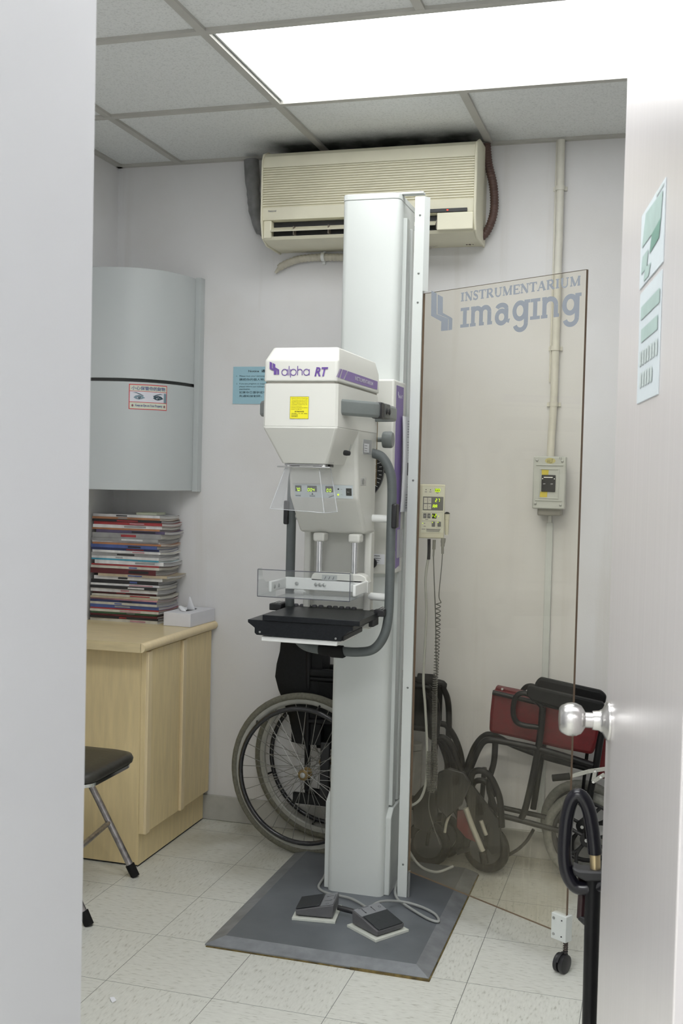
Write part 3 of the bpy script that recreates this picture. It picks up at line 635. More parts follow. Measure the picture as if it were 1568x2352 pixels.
for y in (2.922, 2.950): B().lathe([(0, .009), (.003, .009), (.0031, .006), (.0045, .005)], (XC+.1750, y, 1.534), (1, 0, 0), 20).build('push_button', black_plastic, mc)
# round knob behind the head
B().lathe([(0, .007), (.020, .007), (.020, .023), (.026, .0245), (.044, .0245), (.049, .021), (.050, 0)], (XC+HW-.004, 3.125, 1.463), (1, 0, 0), 32).build('clamp_knob', grey_handle, mc, ang=40)
# grey tube loop around the arm
LC = -.8985
lp_ = []
right = [(.085, 1.423), (.118, 1.412), (.142, 1.375), (.151, 1.325), (.1515, 1.20), (.1515, 1.05), (.150, .955), (.138, .895), (.108, .855), (.06, .843)]
lp_ = [Vector((LC+a, 3.07, z)) for a, z in right]+[Vector((LC, 3.07, .8425))]+[Vector((LC-a, 3.07, z)) for a, z in right[::-1]]
B().tube(smoothpath(lp_, 8), .0137, 18).build('patient_handle', grey_tube, mc, ang=80)
B().tube([(-.955, 3.07, .8435), (-.948, 3.07, .8435), (-.90, 3.07, .8425), (-.893, 3.07, .8425)], [.015, .0168, .0168, .016], 20).tube([(-.918, 3.07, .8415), (-.915, 3.07, .8405), (-.882, 3.07, .8405), (-.878, 3.07, .8415)], [.017, .0185, .0185, .016], 20).build('loop_clamp', rubber, mc)
for sg in (1, -1):
    x = LC+sg*.1515
    B().box(*sorted((x+sg*.004, x+sg*.0195)), 3.050, 3.085, 1.208, 1.278).build('bumper_pad', black_plastic, mc, bevel=.004)
    for z in (1.2335, 1.0065): B().tube([(XC+sg*.097, 3.085, z), (LC+sg*.150, 3.075, z)], .0112, 18).build('stub_bar', white_plastic, mc)
    xx = -.816 if sg > 0 else -1.000
    B().box(xx-.011, xx+.010, 3.075, 3.112, .91, 1.193).build('support_post', white_enamel, mc, bevel=.005, seg=3)
    xt = -.834 if sg > 0 else -.9385
    B().lathe([(0, .0095), (.115, .0095)], (xt, 3.0, 1.063), (0, 0, 1), 24).build('guide_rod', chrome, mc)
    B().box(xt-.017, xt+.017, 2.985, 3.03, 1.166, 1.191).build('rod_collar', white_enamel, mc, bevel=.006, seg=3)
# compression assembly
B().prism([(-.960, 3.03, 1.052), (-.790, 3.03, 1.052), (-.797, 3.03, 1.071), (-.812, 3.03, 1.078), (-.945, 3.03, 1.078), (-.956, 3.03, 1.070)], (0, -.045, 0)).build('compression_carriage', white_enamel, mc, bevel=.003)
fl = Flat((-.925, 2.9846, 1.056), XU, ZU); fl.rect(0, 0, .045, .016, 0, 0)
for i in range(3): fl.line([(.008+.012*i, .003), (.012+.012*i, .012)], .0015, lift=1, mi=1)
fl.build('force_scale', [M('pale grey window', (.45, .47, .46), .4), ink], mc)
B().box(-1.036, -.790, 2.985, 2.994, 1.026, 1.060).build('paddle_frame', white_plastic, mc, bevel=.002)
B().box(-.800, -.791, 2.862, 2.99, 1.028, 1.060).build('frame_arm', white_plastic, mc, bevel=.003)
B().box(-1.042, -1.033, 2.862, 2.99, 1.028, 1.058).build('frame_arm', white_plastic, mc, bevel=.003)
acr, AN, AL, Amx, Ad = clear('clear acrylic', (.965, .975, .975), 1.49, .03, (.8, .8, .82))
b = B(); th = .0022; a0, a1 = -1.066, -.801
b.box(a0, a1, 2.842, 2.985, 1.017, 1.017+th); b.box(a0, a1, 2.840, 2.8422, 1.017, 1.092)
for xx in (a0, a1-th): b.prism([(xx, 2.842, 1.017), (xx, 2.985, 1.017), (xx, 2.985, 1.047), (xx, 2.90, 1.052), (xx, 2.878, 1.066), (xx, 2.868, 1.094), (xx, 2.842, 1.095)], (th, 0, 0))
b.build('compression_paddle', acr, mc, smooth=False)
b = B(); e = .0012
for p, q in (((a0, 2.841, 1.092), (a1, 2.841, 1.092)), ((a0, 2.841, 1.092), (a0, 2.841, 1.017)), ((a0, 2.841, 1.017), (a1, 2.841, 1.017)), ((a1, 2.841, 1.017), (a1, 2.841, 1.09))): b.tube([p, q], e, 6)
b.build('paddle_rim', clear('dark acrylic edge', (.35, .36, .40), 1.5, .3, (.3, .3, .35))[0], mc)
for x, y in ((-1.0, 2.984), (-.942, 2.984), (-.930, 2.984), (-.918, 2.984)):
    B().lathe([(0, .0052), (.002, .0052), (.003, .003)], (x, y, 1.043), (0, -1, 0), 16).build('thumb_screw', steel, mc)
for y in (2.885, 2.92): B().lathe([(0, .0055), (.002, .0055), (.003, .003)], (-1.0325, y, 1.042), (1, 0, 0), 16).build('thumb_screw', steel, mc)
# bucky
B().box(-1.049, -.7705, 2.838, 3.055, .9515, .9665).build('bucky_plate', black_satin, mc, bevel=.0012)
q = [(-1.0936, .9510), (-1.0934, .943), (-1.073, .929), (-1.073, .915), (-1.067, .9095), (-.8225, .9070), (-.8205, .919), (-.800, .936), (-.790, .9385), (-.790, .9510)]
bk = B().prism([(x, 2.842, z) for x, z in q], (0, .205, 0)).build('cassette_tunnel', black_satin, mc, bevel=.0015)
B().box(-.8205, -.8165, 2.846, 3.04, .908, .922).box(-.786, -.772, 2.99, 3.05, .93, .951).build('tunnel_side_rail', black_plastic, mc, bevel=.002)
for x, z in ((-1.057, .918), (-.838, .914)): B().lathe([(0, .0030), (.0012, .0030), (.0015, .002)], (x, 2.842, z), (0, -1, 0), 14).build('screw', steel, mc)
B().prism([(-1.055, 2.848, .906), (-1.055, 2.848, .8925), (-.836, 2.848, .8925), (-.834, 2.848, .906)], (0, .20, 0)).build('base_tray', white_plastic, mc, bevel=.002)
for a, c in ((-1.10, -1.062), (-.782, -.752)):
    B().box(a, c, 3.03, 3.11, .955, .975).build('cassette_clip', black_plastic, mc, bevel=.003)
    fl = Flat((a, 3.045, .9754), XU, yu)
    for i in range(3): fl.rect(.004+.009*i, 0, .008+.009*i, .055)
    fl.build('clip_marks', M('light grey print', (.6, .6, .6), .5), mc)
for v in (545, 612, 678, 742, 810, 900, 963, 1030, 1097, 1160):
    x = W(560+v/4.61, 1395, 1, 3.08).x
    B().lathe([(0, .0078), (.004, .0075), (.006, .0055), (.0065, 0)], (x, 3.085, .966), (0, 0, 1), 12).build('selector_key', M('grey selector key', (.10, .10, .11), .5), mc)
B().box(-1.05, -.775, 3.06, 3.10, .95, .966).build('key_bar', black_plastic, mc, bevel=.001)
# arm carriage behind the bucky up to the pivot
B().box(-1.0, -.812, 3.112, 3.135, .93, 1.20).build('arm_back_plate', white_enamel, mc, bevel=.003)
# face shield
fs, *_ = clear('face shield plastic', (.96, .965, .97), 1.49, .05, (.85, .85, .87))
def wq(pts, y): return [W(px, py, 1, yy) for (px, py), yy in zip(pts, y)]
f1, f2, f3, f4 = wq([(655, 1074), (733, 1077), (744, 1178), (620, 1168)], [2.765, 2.765, 2.665, 2.665])
e1 = f2+Vector((.016, .05, .001)); e2 = f3+Vector((.02, .05, .002)); g1 = f1+Vector((-.001, .055, .001)); g4 = f4+Vector((.012, .05, .002))
n3 = Vector((0, .0022, 0))
fp = B().prism([f1, f2, f3, f4], n3).prism([f2, e1, e2, f3], (.002, 0, 0)).prism([f1, g1, g4, f4], (.002, 0, 0)).build('face_shield', fs, mc, smooth=False)
b = B()
for p, q in ((f1, f4), (f4, f3), (f3, f2), (f3, e2), (e2, e1)): b.tube([p, q], .0009, 6)
b.build('shield_rim', clear('bright acrylic edge', (.7, .72, .74), 1.5, .45, (.85, .86, .88))[0], mc)
B().box(-.985, -.838, 2.752, 2.775, 1.3745, 1.378).box(-.965, -.858, 2.755, 2.83, 1.3795, 1.3845).build('shield_bracket', M('brushed slide rail', (.45, .45, .45), .35, .7), mc, bevel=.001)
B().box(-.975, -.955, 2.80, 2.85, 1.3775, 1.386).box(-.90, -.852, 2.80, 2.83, 1.3775, 1.386).build('bracket_stop', black_plastic, mc)
for x in (-.955, -.858): B().lathe([(0, .005), (.010, .005)], (x, 2.76, 1.374), (0, 0, 1), 14).build('bracket_knob', white_plastic, mc)

# papers hanging from the carriage
pa = thing('hanging_papers', 'printed white papers hung on the purple side panel of the machine', 'papers', (-.79, 3.38, 1.2))
tl_, tr_ = W(918, 955, 0, -.790), W(937, 956, 0, -.785)
z1 = 1.545; rows_ = 24; b = B(); Rg = []
for i in range(rows_+1):
    t = i/rows_; z = z1-(z1-1.245)*t; bul = .012*math.sin(t*math.pi)
    Rg.append([Vector((-.787+bul*.4, 3.355, z)), Vector((-.784+bul*.3, 3.385, z)), Vector((-.776, 3.445, z)), Vector((-.778, 3.445, z)), Vector((-.786+bul*.3, 3.386, z)), Vector((-.789+bul*.4, 3.356, z))])
b.loft(Rg); b.build('sheets', paper, pa)
fl = Flat((-.7832, 3.388, 1.25), Vector((.13, 1, 0)).normalized(), ZU, .0012)
for i in range(34):
    if i in (6, 7, 17, 26): continue
    fl.rect(.004, .006+.0083*i, .05-(i*7 % 5)*.004, .0075+.0083*i)
fl.build('printed_lines', grey_ink, pa)
B().box(-.783, -.774, 3.40, 3.425, 1.36, 1.40).build('clip', black_plastic, pa, bevel=.002)

# ================================================================= FOOT PEDALS
def pedal(cx, cyy, ang, label, cable):
    t = thing('foot_pedal', label, 'foot pedal', (cx, cyy, pz), 'foot pedals on the machine base plate')
    m = Matrix.Translation((cx, cyy, pz)) @ Matrix.Rotation(math.radians(ang), 4, 'Z')
    B().box(-.066, .066, -.064, .064, 0, .008, m).build('rubber_pad', M('off white foam pad', (.62, .64, .58), .7, var=.05), t, bevel=.001)
    gm = M('grey cast pedal housing', (.115, .115, .12), .45, var=.08)
    h = B(); h.prism([(-.056, -.052, .012), (.056, -.052, .012), (.058, -.052, .026), (-.058, -.052, .052)], (0, .104, 0), m)
    h.build('housing', gm, t, bevel=.002)
    B().box(-.05, .05, -.045, .045, .008, .0125, m).build('feet', black_plastic, t)
    sl_ = Vector((.116, 0, -.026)).normalized(); nr = Vector((.026, 0, .116)).normalized()
    o = m @ Vector((-.058, -.052, .052)); u = (m.to_3x3() @ sl_); n = m.to_3x3() @ nr; v = n.cross(u)
    fl = Flat(o+n*.0003, u, v, .0006); fl.rect(.003, .003, .042, .101); fl.build('label_plate', M('silver label plate', (.30, .31, .33), .4, .3), t)
    fl = Flat(o+n*.0009, u, v, .0006)
    for yy, sgn in ((.028, 1), (.062, -1)):
        p, q = (.010, .035) if sgn > 0 else (.035, .010)
        fl.line([(p, yy), (q-sgn*.005, yy)], .002); fl.poly([(q-sgn*.006, yy-.003), (q, yy), (q-sgn*.006, yy+.003)][::1 if sgn > 0 else -1])
    fl.arc(.022, .088, .004, 0, 360, .001, n=12); fl.line([(.0065, .018), (.0065, .058)], .0015); fl.build('symbols', ink, t)
    B().prism([m @ (Vector((-.058, -.052, .052))+Vector(sl_)*a+Vector(nr)*.0012+Vector((0, k, 0))) for a, k in ((.045, .006), (.118, .006), (.118, .098), (.045, .098))], n*.0035).build('tread_pad', M('black rubber tread', (.03, .034, .038), .5, var=.1, scale=80), t, bevel=.001)
    B().tube(smoothpath(cable, 8), .0042, 10).build('cable', M('light grey cable', (.33, .34, .33), .5, var=.03), t)
    return t, m
c1 = [(-.902, 3.165, .045), (-.86, 3.165, .04), (-.815, 3.17, .034), (-.805, 3.185, .03), (-.83, 3.23, .027), (-.90, 3.29, .026), (-.98, 3.31, .0245), (-1.025, 3.35, .0245), (-1.028, 3.42, .035), (-1.024, 3.48, .07)]
t, m = pedal(-.968, 3.155, 187, 'grey foot pedal on a white pad, left one, lying square to the base plate', c1)
B().tube([(-.906, 3.165, .044), (-.88, 3.163, .042), (-.83, 3.163, .036), (-.815, 3.167, .034)], [.008, .0085, .0075, .0055], 12).build('strain_relief', black_plastic, t)
c2 = [(-.815, 3.185, .04), (-.812, 3.20, .045), (-.79, 3.24, .05), (-.74, 3.30, .034), (-.68, 3.30, .027), (-.625, 3.26, .026), (-.605, 3.21, .0255), (-.64, 3.22, .026), (-.72, 3.29, .027), (-.765, 3.34, .03), (-.780, 3.40, .045), (-.765, 3.46, .09), (-.765, 3.52, .16)]
t, m = pedal(-.765, 3.105, -35, 'grey foot pedal on a white pad, right one, turned at an angle', c2)
B().tube([(-.822, 3.165, .032), (-.815, 3.18, .044), (-.812, 3.196, .048)], [.008, .0078, .006], 12).build('strain_relief', black_plastic, t)

# ================================================================= PROTECTIVE SCREEN
ps = thing('protective_screen', 'tinted see-through protective screen on a white upright beside the machine', 'protective screen', (-.75, 3.39, pz))
B().prism([(-.7705, 3.372, pz), (-.7395, 3.372, pz), (-.7395, 3.402, pz), (-.7425, 3.402, pz), (-.7425, 3.375, pz), (-.7705, 3.375, pz)], (0, 0, 2.228-pz)).build('upright', white_paint, ps, bevel=.0008)
B().prism([(-.7395, 3.3725, 1.936), (-.7265, 3.392, 1.936), (-.7280, 3.395, 1.936), (-.7410, 3.3755, 1.936)], (0, 0, .292)).build('upright_flange', white_paint, ps, smooth=False)
B().box(-.738, -.7315, 3.377, 3.386, pz, .105).build('foot_channel', steel, ps, bevel=.001)
G0, G1 = Vector((-.738, 3.3765, 0)), Vector((-.2185, 3.048, 0)); gd = (G1-G0).normalized(); gn = Vector((gd.y, -gd.x, 0))
if gn.y > 0: gn = -gn          # towards the camera side
GL = (G1-G0).length; GZ0, GZ1 = .103, 1.928
def glass_material():
    m = bpy.data.materials.new('tinted lead acrylic'); m.use_nodes = True; nt = m.node_tree; N = nt.nodes; L = nt.links; N.clear()
    o = N.new('ShaderNodeOutputMaterial'); t = N.new('ShaderNodeBsdfTransparent'); t.inputs[0].default_value = (.982, .970, .932, 1)
    g = N.new('ShaderNodeBsdfGlossy'); g.inputs['Roughness'].default_value = .015
    mx = N.new('ShaderNodeMixShader'); L.new(reflectance(N, L, 1.36), mx.inputs[0]); L.new(t.outputs[0], mx.inputs[1]); L.new(g.outputs[0], mx.inputs[2])
    # dust film and dried drip marks, heaviest low down on the sheet
    tc = N.new('ShaderNodeTexCoord'); sp = N.new('ShaderNodeSeparateXYZ'); L.new(tc.outputs['Object'], sp.inputs[0]); z = sp.outputs[2]
    mp = N.new('ShaderNodeMapping'); mp.inputs['Scale'].default_value = (90, 90, 4); L.new(tc.outputs['Object'], mp.inputs[0])
    n1 = N.new('ShaderNodeTexNoise'); n1.inputs['Scale'].default_value = 1; n1.inputs['Detail'].default_value = 5; L.new(mp.outputs[0], n1.inputs['Vector'])
    n2 = N.new('ShaderNodeTexNoise'); n2.inputs['Scale'].default_value = 5; n2.inputs['Detail'].default_value = 4; L.new(tc.outputs['Object'], n2.inputs['Vector'])
    n3 = N.new('ShaderNodeTexNoise'); n3.inputs['Scale'].default_value = 130; n3.inputs['Detail'].default_value = 2; L.new(tc.outputs['Object'], n3.inputs['Vector'])
    low = math_node(N, L, 'SUBTRACT', 1., math_node(N, L, 'DIVIDE', z, .80), True)
    band = math_node(N, L, 'POWER', low, 1.2)
    drip = math_node(N, L, 'MULTIPLY', math_node(N, L, 'SUBTRACT', n1.outputs['Fac'], .53), 4.5, True)
    blot = math_node(N, L, 'MULTIPLY', math_node(N, L, 'SUBTRACT', n2.outputs['Fac'], .36), 2.4, True)
    speck = math_node(N, L, 'MULTIPLY', math_node(N, L, 'SUBTRACT', n3.outputs['Fac'], .70), 12., True)
    q = math_node(N, L, 'ADD', math_node(N, L, 'MULTIPLY', drip, math_node(N, L, 'MULTIPLY', blot, .34)), math_node(N, L, 'ADD', .022, math_node(N, L, 'MULTIPLY', speck, .5)))
    q = math_node(N, L, 'MULTIPLY', q, band); foot = math_node(N, L, 'SUBTRACT', 1., math_node(N, L, 'DIVIDE', z, .50), True); q = math_node(N, L, 'ADD', q, math_node(N, L, 'MULTIPLY', foot, math_node(N, L, 'ADD', .045, math_node(N, L, 'MULTIPLY', blot, .08)))); q = math_node(N, L, 'ADD', q, .003, True)
    d = N.new('ShaderNodeBsdfDiffuse'); d.inputs[0].default_value = (.52, .47, .35, 1)
    m2 = N.new('ShaderNodeMixShader'); L.new(q, m2.inputs[0]); L.new(mx.outputs[0], m2.inputs[1]); L.new(d.outputs[0], m2.inputs[2]); L.new(m2.outputs[0], o.inputs[0])
    return m
gp = B(); th = .009
def gpt(a, z, k): return G0+gd*a+ZU*z-gn*k
v = [gpt(a, z, k) for k in (0, th) for a, z in ((0, GZ0), (GL, GZ0), (GL, GZ1), (0, GZ1))]
gp.add(v, [(0, 1, 2, 3), (4, 7, 6, 5)]); gp.cur = 1
gp.add(v, [(0, 4, 5, 1), (1, 5, 6, 2), (2, 6, 7, 3), (3, 7, 4, 0)])
pane = gp.build('glass_panel', [glass_material(), M('brown acrylic edge', (.16, .105, .065), .35, var=.1)], ps, smooth=False)
# lettering on the sheet: frame in metres from the top left corner
tint = M('slate blue screen print', (.26, .285, .325), .5, var=.01)
def g2(px, py):
    d = fw*FPX + R2*(px-CX) - U2*(py-CY); p = CAM+d*((G0-CAM).dot(gn)/d.dot(gn)); return (p-G0).dot(gd), p.z
def lerp(a, b_, t): return a+(b_-a)*t
# imaging letters as thick slab strokes
xa, zb = g2(1057, 753); xb, zb2 = g2(1334, 741-10); _, zt = g2(1057, 707)
fl = Flat(G0+gn*.0004, gd, ZU, .0004)
base = zb; xh = (zt-zb)*.98; w = .0135; sw_ = .0095
def st(x, y): return (x, base+y)
def serif(x, y, half): fl.line([st(x-half, y), st(x+half, y)], sw_)
LW = (xb-xa)/7.15; x = xa
def ii(x):
    c = x+LW*.26; fl.line([st(c, 0), st(c, xh)], w); serif(c, sw_/2, LW*.26); serif(c, xh-sw_/2, LW*.26); return x+LW*.62
def nn(x, legs):
    c = x+LW*.13
    fl.line([st(c, 0), st(c, xh)], w); fl.line([st(x, xh-sw_/2), st(c, xh-sw_/2)], sw_); serif(c, sw_/2, LW*.17)
    for k in range(legs):
        r = LW*(.24 if legs == 2 else .30); cc = c+r
        fl.arc(cc, base+xh-r*.95-w/2, r, 180, 0, w, ry=r*.95); e = cc+r; fl.line([st(e, xh-r*.95-w/2), st(e, 0)], w); serif(e+LW*.03, sw_/2, LW*.14); c = e
    return c+LW*.32
def aa(x):
    rx, ry = LW*.27, xh*.30; cx_ = x+rx+w/2; fl.arc(cx_, base+ry, rx, 0, 360, w, ry=ry-w/2*0, n=26)
    e = cx_+rx; fl.line([st(e, xh*.70), st(e, w*.6), st(e+LW*.18, sw_/2)], w); fl.arc(cx_+.0, base+xh*.70, rx, 165, 0, w, ry=xh*.30-w/2); return e+LW*.34
def gg(x):
    rx, ry = LW*.30, xh*.5-w/2; cx_ = x+rx+w/2; fl.arc(cx_, base+xh*.5, rx, 0, 360, w, ry=ry, n=28)
    e = cx_+rx+w*.2; fl.line([st(e, xh*.98), st(e, -xh*.12)], w); fl.line([st(e-w*.5, xh-sw_/2), st(e+LW*.20, xh-sw_/2)], sw_); fl.arc(e-rx, base-xh*.12, rx, 0, -165, w, ry=xh*.30); return e+LW*.22
for f_, a_ in ((ii, None), (nn, 2), (aa, None), (gg, None), (ii, None), (nn, 1), (gg, None)):
    x = f_(x, a_) if a_ else f_(x)
sc = (xb-xa)/(x-xa-LW*.02)
for i, v_ in enumerate(fl.b.v):        # fit the word to its measured width
    p = Vector(v_); a = (p-G0).dot(gd); p = p+gd*((xa+(a-xa)*sc)-a); fl.b.v[i] = tuple(p)
fl.build('imaging_lettering', tint, pane)
# maker's name in seriffed capitals
xs, z0_ = g2(1058, 693); xe, z1_ = g2(1333, 660); _, ztop = g2(1058, 673)
H_ = (ztop-z0_)*1.02; fl = Flat(G0+gn*.0004, gd, ZU, .0004)
word = 'INSTRUMENTARIUM'; wid = dict(I=.5, N=1.05, S=.72, T=.9, R=.98, U=1.02, M=1.25, E=.86, A=1.02); gap = .10
tot = sum(wid[c] for c in word)+gap*(len(word)-1); k = (xe-xs)/tot; x = xs; tk, tn = .0072, .0032
def cap(c, x):
    W_ = wid[c]*k; q = lambda a, b_: (x+a*W_, z0_+b_*H_)
    def stem(a, t=tk): fl.line([q(a, 0), q(a, 1)], t)
    def sr(a, b_, h=.16): fl.line([(x+a*W_-h*k, z0_+b_*H_+(tn/2 if b_ == 0 else -tn/2)), (x+a*W_+h*k, z0_+b_*H_+(tn/2 if b_ == 0 else -tn/2))], tn)
    if c == 'I': stem(.5); sr(.5, 0, .22); sr(.5, 1, .22)
    elif c == 'N': stem(.17, tn); stem(.86, tn); fl.line([q(.14, 1), q(.86, 0)], tk); sr(.17, 0); sr(.12, 1); sr(.86, 1)
    elif c == 'T': stem(.5); fl.line([q(0, .96), q(1, .96)], tn); fl.line([q(.03, 1), q(.03, .74)], tn); fl.line([q(.97, 1), q(.97, .74)], tn); sr(.5, 0, .2)
    elif c == 'E': stem(.2); fl.line([q(.05, .96), q(.92, .96)], tn); fl.line([q(.05, .04), q(.95, .04)], tn); fl.line([q(.2, .52), q(.68, .52)], tn); fl.line([q(.93, 1), q(.93, .76)], tn); fl.line([q(.96, 0), q(.96, .26)], tn); fl.line([q(.68, .62), q(.68, .42)], tn)
    elif c == 'U':
        fl.line([q(.2, 1), q(.2, .35)], tk); fl.arc(x+.51*W_, z0_+.35*H_, .31*W_, 180, 360, tn*1.3, ry=.33*H_); fl.line([q(.82, 1), q(.82, .35)], tn); sr(.2, 1); sr(.82, 1)
    elif c == 'M': stem(.13, tn); stem(.84); fl.line([q(.13, 1), q(.48, .02)], tk); fl.line([q(.48, .02), q(.84, 1)], tn); sr(.13, 0, .14); sr(.84, 0); sr(.1, 1, .1); sr(.88, 1, .12)
    elif c == 'A': fl.line([q(.12, 0), q(.48, 1)], tn); fl.line([q(.86, 0), q(.48, 1)], tk); fl.line([q(.25, .34), q(.72, .34)], tn); sr(.10, 0, .14); sr(.86, 0)
    elif c == 'R': stem(.2); fl.line([q(.2, .965), q(.5, .965)], tn); fl.line([q(.2, .50), q(.5, .50)], tn); fl.arc(x+.5*W_, z0_+.73*H_, .27*W_, 90, -90, tn*1.7, ry=.235*H_); fl.line([q(.45, .5), q(.88, .03)], tk); sr(.2, 0); sr(.12, 1, .14); sr(.93, 0, .1)
    elif c == 'S':
        fl.arc(x+.5*W_, z0_+.74*H_, .32*W_, 30, 260, tn*1.5, ry=.23*H_); fl.arc(x+.5*W_, z0_+.27*H_, .34*W_, 90, -150, tn*1.5, ry=.24*H_); fl.line([q(.86, 1), q(.86, .74)], tn); fl.line([q(.12, 0), q(.12, .28)], tn); fl.line([q(.30, .60), q(.72, .42)], tk)
    return x+W_+gap*k
for c in word: x = cap(c, x)
fl.build('maker_lettering', tint, pane)
def gl(pts): return [g2(930+a/3.336, 600+b_/3.336) for a, b_ in pts]
fl = Flat(G0+gn*.0004, gd, ZU, .0004)
fl.poly(gl([(203, 225), (244, 247), (243, 407), (332, 440), (329, 530), (276, 535), (279, 462), (200, 418)]))
fl.poly(gl([(251, 255), (291, 275), (290, 396), (352, 430), (364, 440), (361, 525), (333, 530), (336, 445), (330, 437), (250, 405)]))
fl.build('emblem', tint, pane)
for z in (2.17, 1.99, 1.90, 1.345, .69, .125): B().lathe([(0, .0034), (.0012, .003), (.002, .0015)], (-.7535, 3.372, z), (0, -1, 0), 12).build('screw', M('dull screw', (.22, .23, .22), .4, .8), ps)
# corner bracket, spring stem and caster
bc = G0+gd*(GL-.012)
bm_ = Matrix(((gd.x, -gn.x, 0, bc.x), (gd.y, -gn.y, 0, bc.y), (0, 0, 1, 0), (0, 0, 0, 1)))
B().box(-.030, .020, -.010, .019, .086, .158, bm_).build('corner_bracket', white_paint, ps, bevel=.0015)
for a, z in ((-.021, .145), (-.021, .100)): B().lathe([(0, .0042), (.002, .004)], bm_ @ Vector((a, -.010, z)), gn, 12).build('screw', steel, ps)
for a, z in ((.006, .145), (.006, .100)): B().lathe([(0, .002), (.0015, .002)], bm_ @ Vector((a, -.010, z)), gn, 8).build('screw', ink, ps)
cs = bm_ @ Vector((.010, .005, 0))
b = B(); b.tube([(cs.x, cs.y, .045), (cs.x, cs.y, .09)], .0042, 10)
hel = [Vector((cs.x+.0062*math.cos(t_*.6), cs.y+.0062*math.sin(t_*.6), .050+.0006*t_)) for t_ in range(62)]
b.tube(hel, .0013, 6); b.build('spring_stem', M('dark spring steel', (.12, .10, .09), .4, .7), ps)
ca = Vector((math.cos(math.radians(-28)), math.sin(math.radians(-28)), 0))
cc = Vector((cs.x-.008, cs.y-.006, .0255))
b = B()
for s_ in (-1, 1): b.lathe([(0, .0252), (.0005, .0255), (.011, .0255), (.013, .022), (.0135, 0)], cc+ca*s_*.003, ca*s_, 32)
b.build('caster_wheel', M('black caster plastic', (.02, .02, .022), .38, var=.1), ps, ang=40)
b = B(); ar = []
for i in range(13):
    a = math.radians(20+i*12.5); e = ca.cross(ZU); ar.append((e*math.cos(a), math.sin(a)))
b.loft([[cc+ca*q*.004+(h*rr)+ZU*v_*rr for q, rr in ((-1, .0262), (1, .0262), (1, .030), (-1, .030))] for h, v_ in ar]); b.tube([(cs.x, cs.y, .045), (cs.x, cs.y, .058)], .0065, 12)
b.build('caster_hood', black_plastic, ps)

# ================================================================= EXPOSURE CONSOLE
ec = thing('exposure_console', 'cream control box with glowing digits hanging behind the tinted screen', 'control box', (-.70, 3.42, 1.15))
ea = math.radians(16); eu = Vector((math.cos(ea), math.sin(ea), 0)); en = Vector((math.sin(ea), -math.cos(ea), 0))
o = W(1020, 1240, 1, 3.435); eo = Vector((o.x, 3.435, 1.165)); eo = eo-eu*.087
EM = Matrix(((eu.x, -en.x, 0, eo.x), (eu.y, -en.y, 0, eo.y), (0, 0, 1, 1.162), (0, 0, 0, 1)))
cream_con = M('cream console plastic', (.62, .61, .50), .45, var=.02)
EW, EH = .086, .172
con = B().box(0, EW, 0, .030, 0, EH, EM).build('box', cream_con, ec, bevel=.004, seg=3)
B().box(-.02, .02, .010, .024, .06, .12, EM).build('mounting_arm', white_paint, ec)
fl = Flat(EM @ Vector((0, -.0002, 0)), eu, ZU, .0005)
def ex(v_): return (v_-300)/430*EW
def ez(v_): return (1165-v_)/895*EH
fl.poly([(ex(372), ez(305)), (ex(722), ez(305)), (ex(715), ez(1065)), (ex(360), ez(1070))][::-1], 0, 0)
fl.rect(ex(380), ez(700), ex(702), ez(475), 1, 1)
for y_ in ((583, 493), (685, 597)):
    for q in ((395, 450), (458, 512)): fl.rect(ex(q[0]), ez(y_[0]), ex(q[1]), ez(y_[1]), 2, 2)
for q in ((390, 442), (455, 505)): fl.rect(ex(q[0]), ez(833), ex(q[1]), ez(752), 1, 1)
fl.rect(ex(530), ez(833), ex(600), ez(752), 1, 3); fl.rect(ex(565), ez(395), ex(645), ez(340), 1, 3)
fl.rect(ex(528), ez(970), ex(582), ez(888), 1, 1); fl.rect(ex(620), ez(968), ex(675), ez(885), 1, 1)
for q in (424, 494): fl.ell(ex(q), ez(362), .0015, .0015, 1, 3)
fl.line([(ex(372), ez(735)), (ex(695), ez(735)), (ex(690), ez(985)), (ex(605), ez(985)), (ex(603), ez(878)), (ex(372), ez(878))], .0006, True, 1, 1)
for a_, c_, y_ in ((405, 440, 397), (475, 510, 397), (588, 620, 415), (423, 470, 853), (400, 425, 918), (400, 435, 966), (370, 428, 1012)): fl.rect(ex(a_), ez(y_+5), ex(c_), ez(y_-4), 1, 4)
for i in range(3): fl.rect(ex(445), ez(1014+18*i), ex(672-10*i), ez(1006+18*i), 1, 4)
fl.build('keypad', [M('pale keypad film', (.66, .67, .58), .45, var=.01), M('slate key', (.16, .165, .165), .4, var=.02), M('pale key', (.60, .60, .54), .45), M('black window', (.02, .022, .018), .3), grey_ink], con)
for s, a_, y_ in (('-', 412, 537), ('+', 478, 545), ('-', 412, 640), ('+', 478, 648), ('-', 404, 796), ('+', 474, 803)):
    text(s, EM @ Vector((ex(a_), -.0016, ez(y_))), eu, ZU, .004, .0008 if s == '-' else .004, 'key_symbol', paper if y_ > 700 else grey_ink, con)
fl = Flat(EM @ Vector((0, -.0004, 0)), eu, ZU, .0009)
digits(fl, '000', ex(568), ez(392), .0032, .0092, .0011, 1.75); digits(fl, '27', ex(575), ez(557), .0042, .0092, .0013, 2.0); digits(fl, 'AA', ex(538), ez(657), .0045, .0095, .0013, 1.7)
digits(fl, '2', ex(570), ez(812), .0040, .0095, .0013); fl.rect(ex(538), ez(805), ex(545), ez(772), 2)
for a_, y_ in ((539, 900), (628, 898), (386, 917), (632, 793)): fl.ell(ex(a_), ez(y_), .0012, .0012, 2)
fl.build('led_digits', led, con)
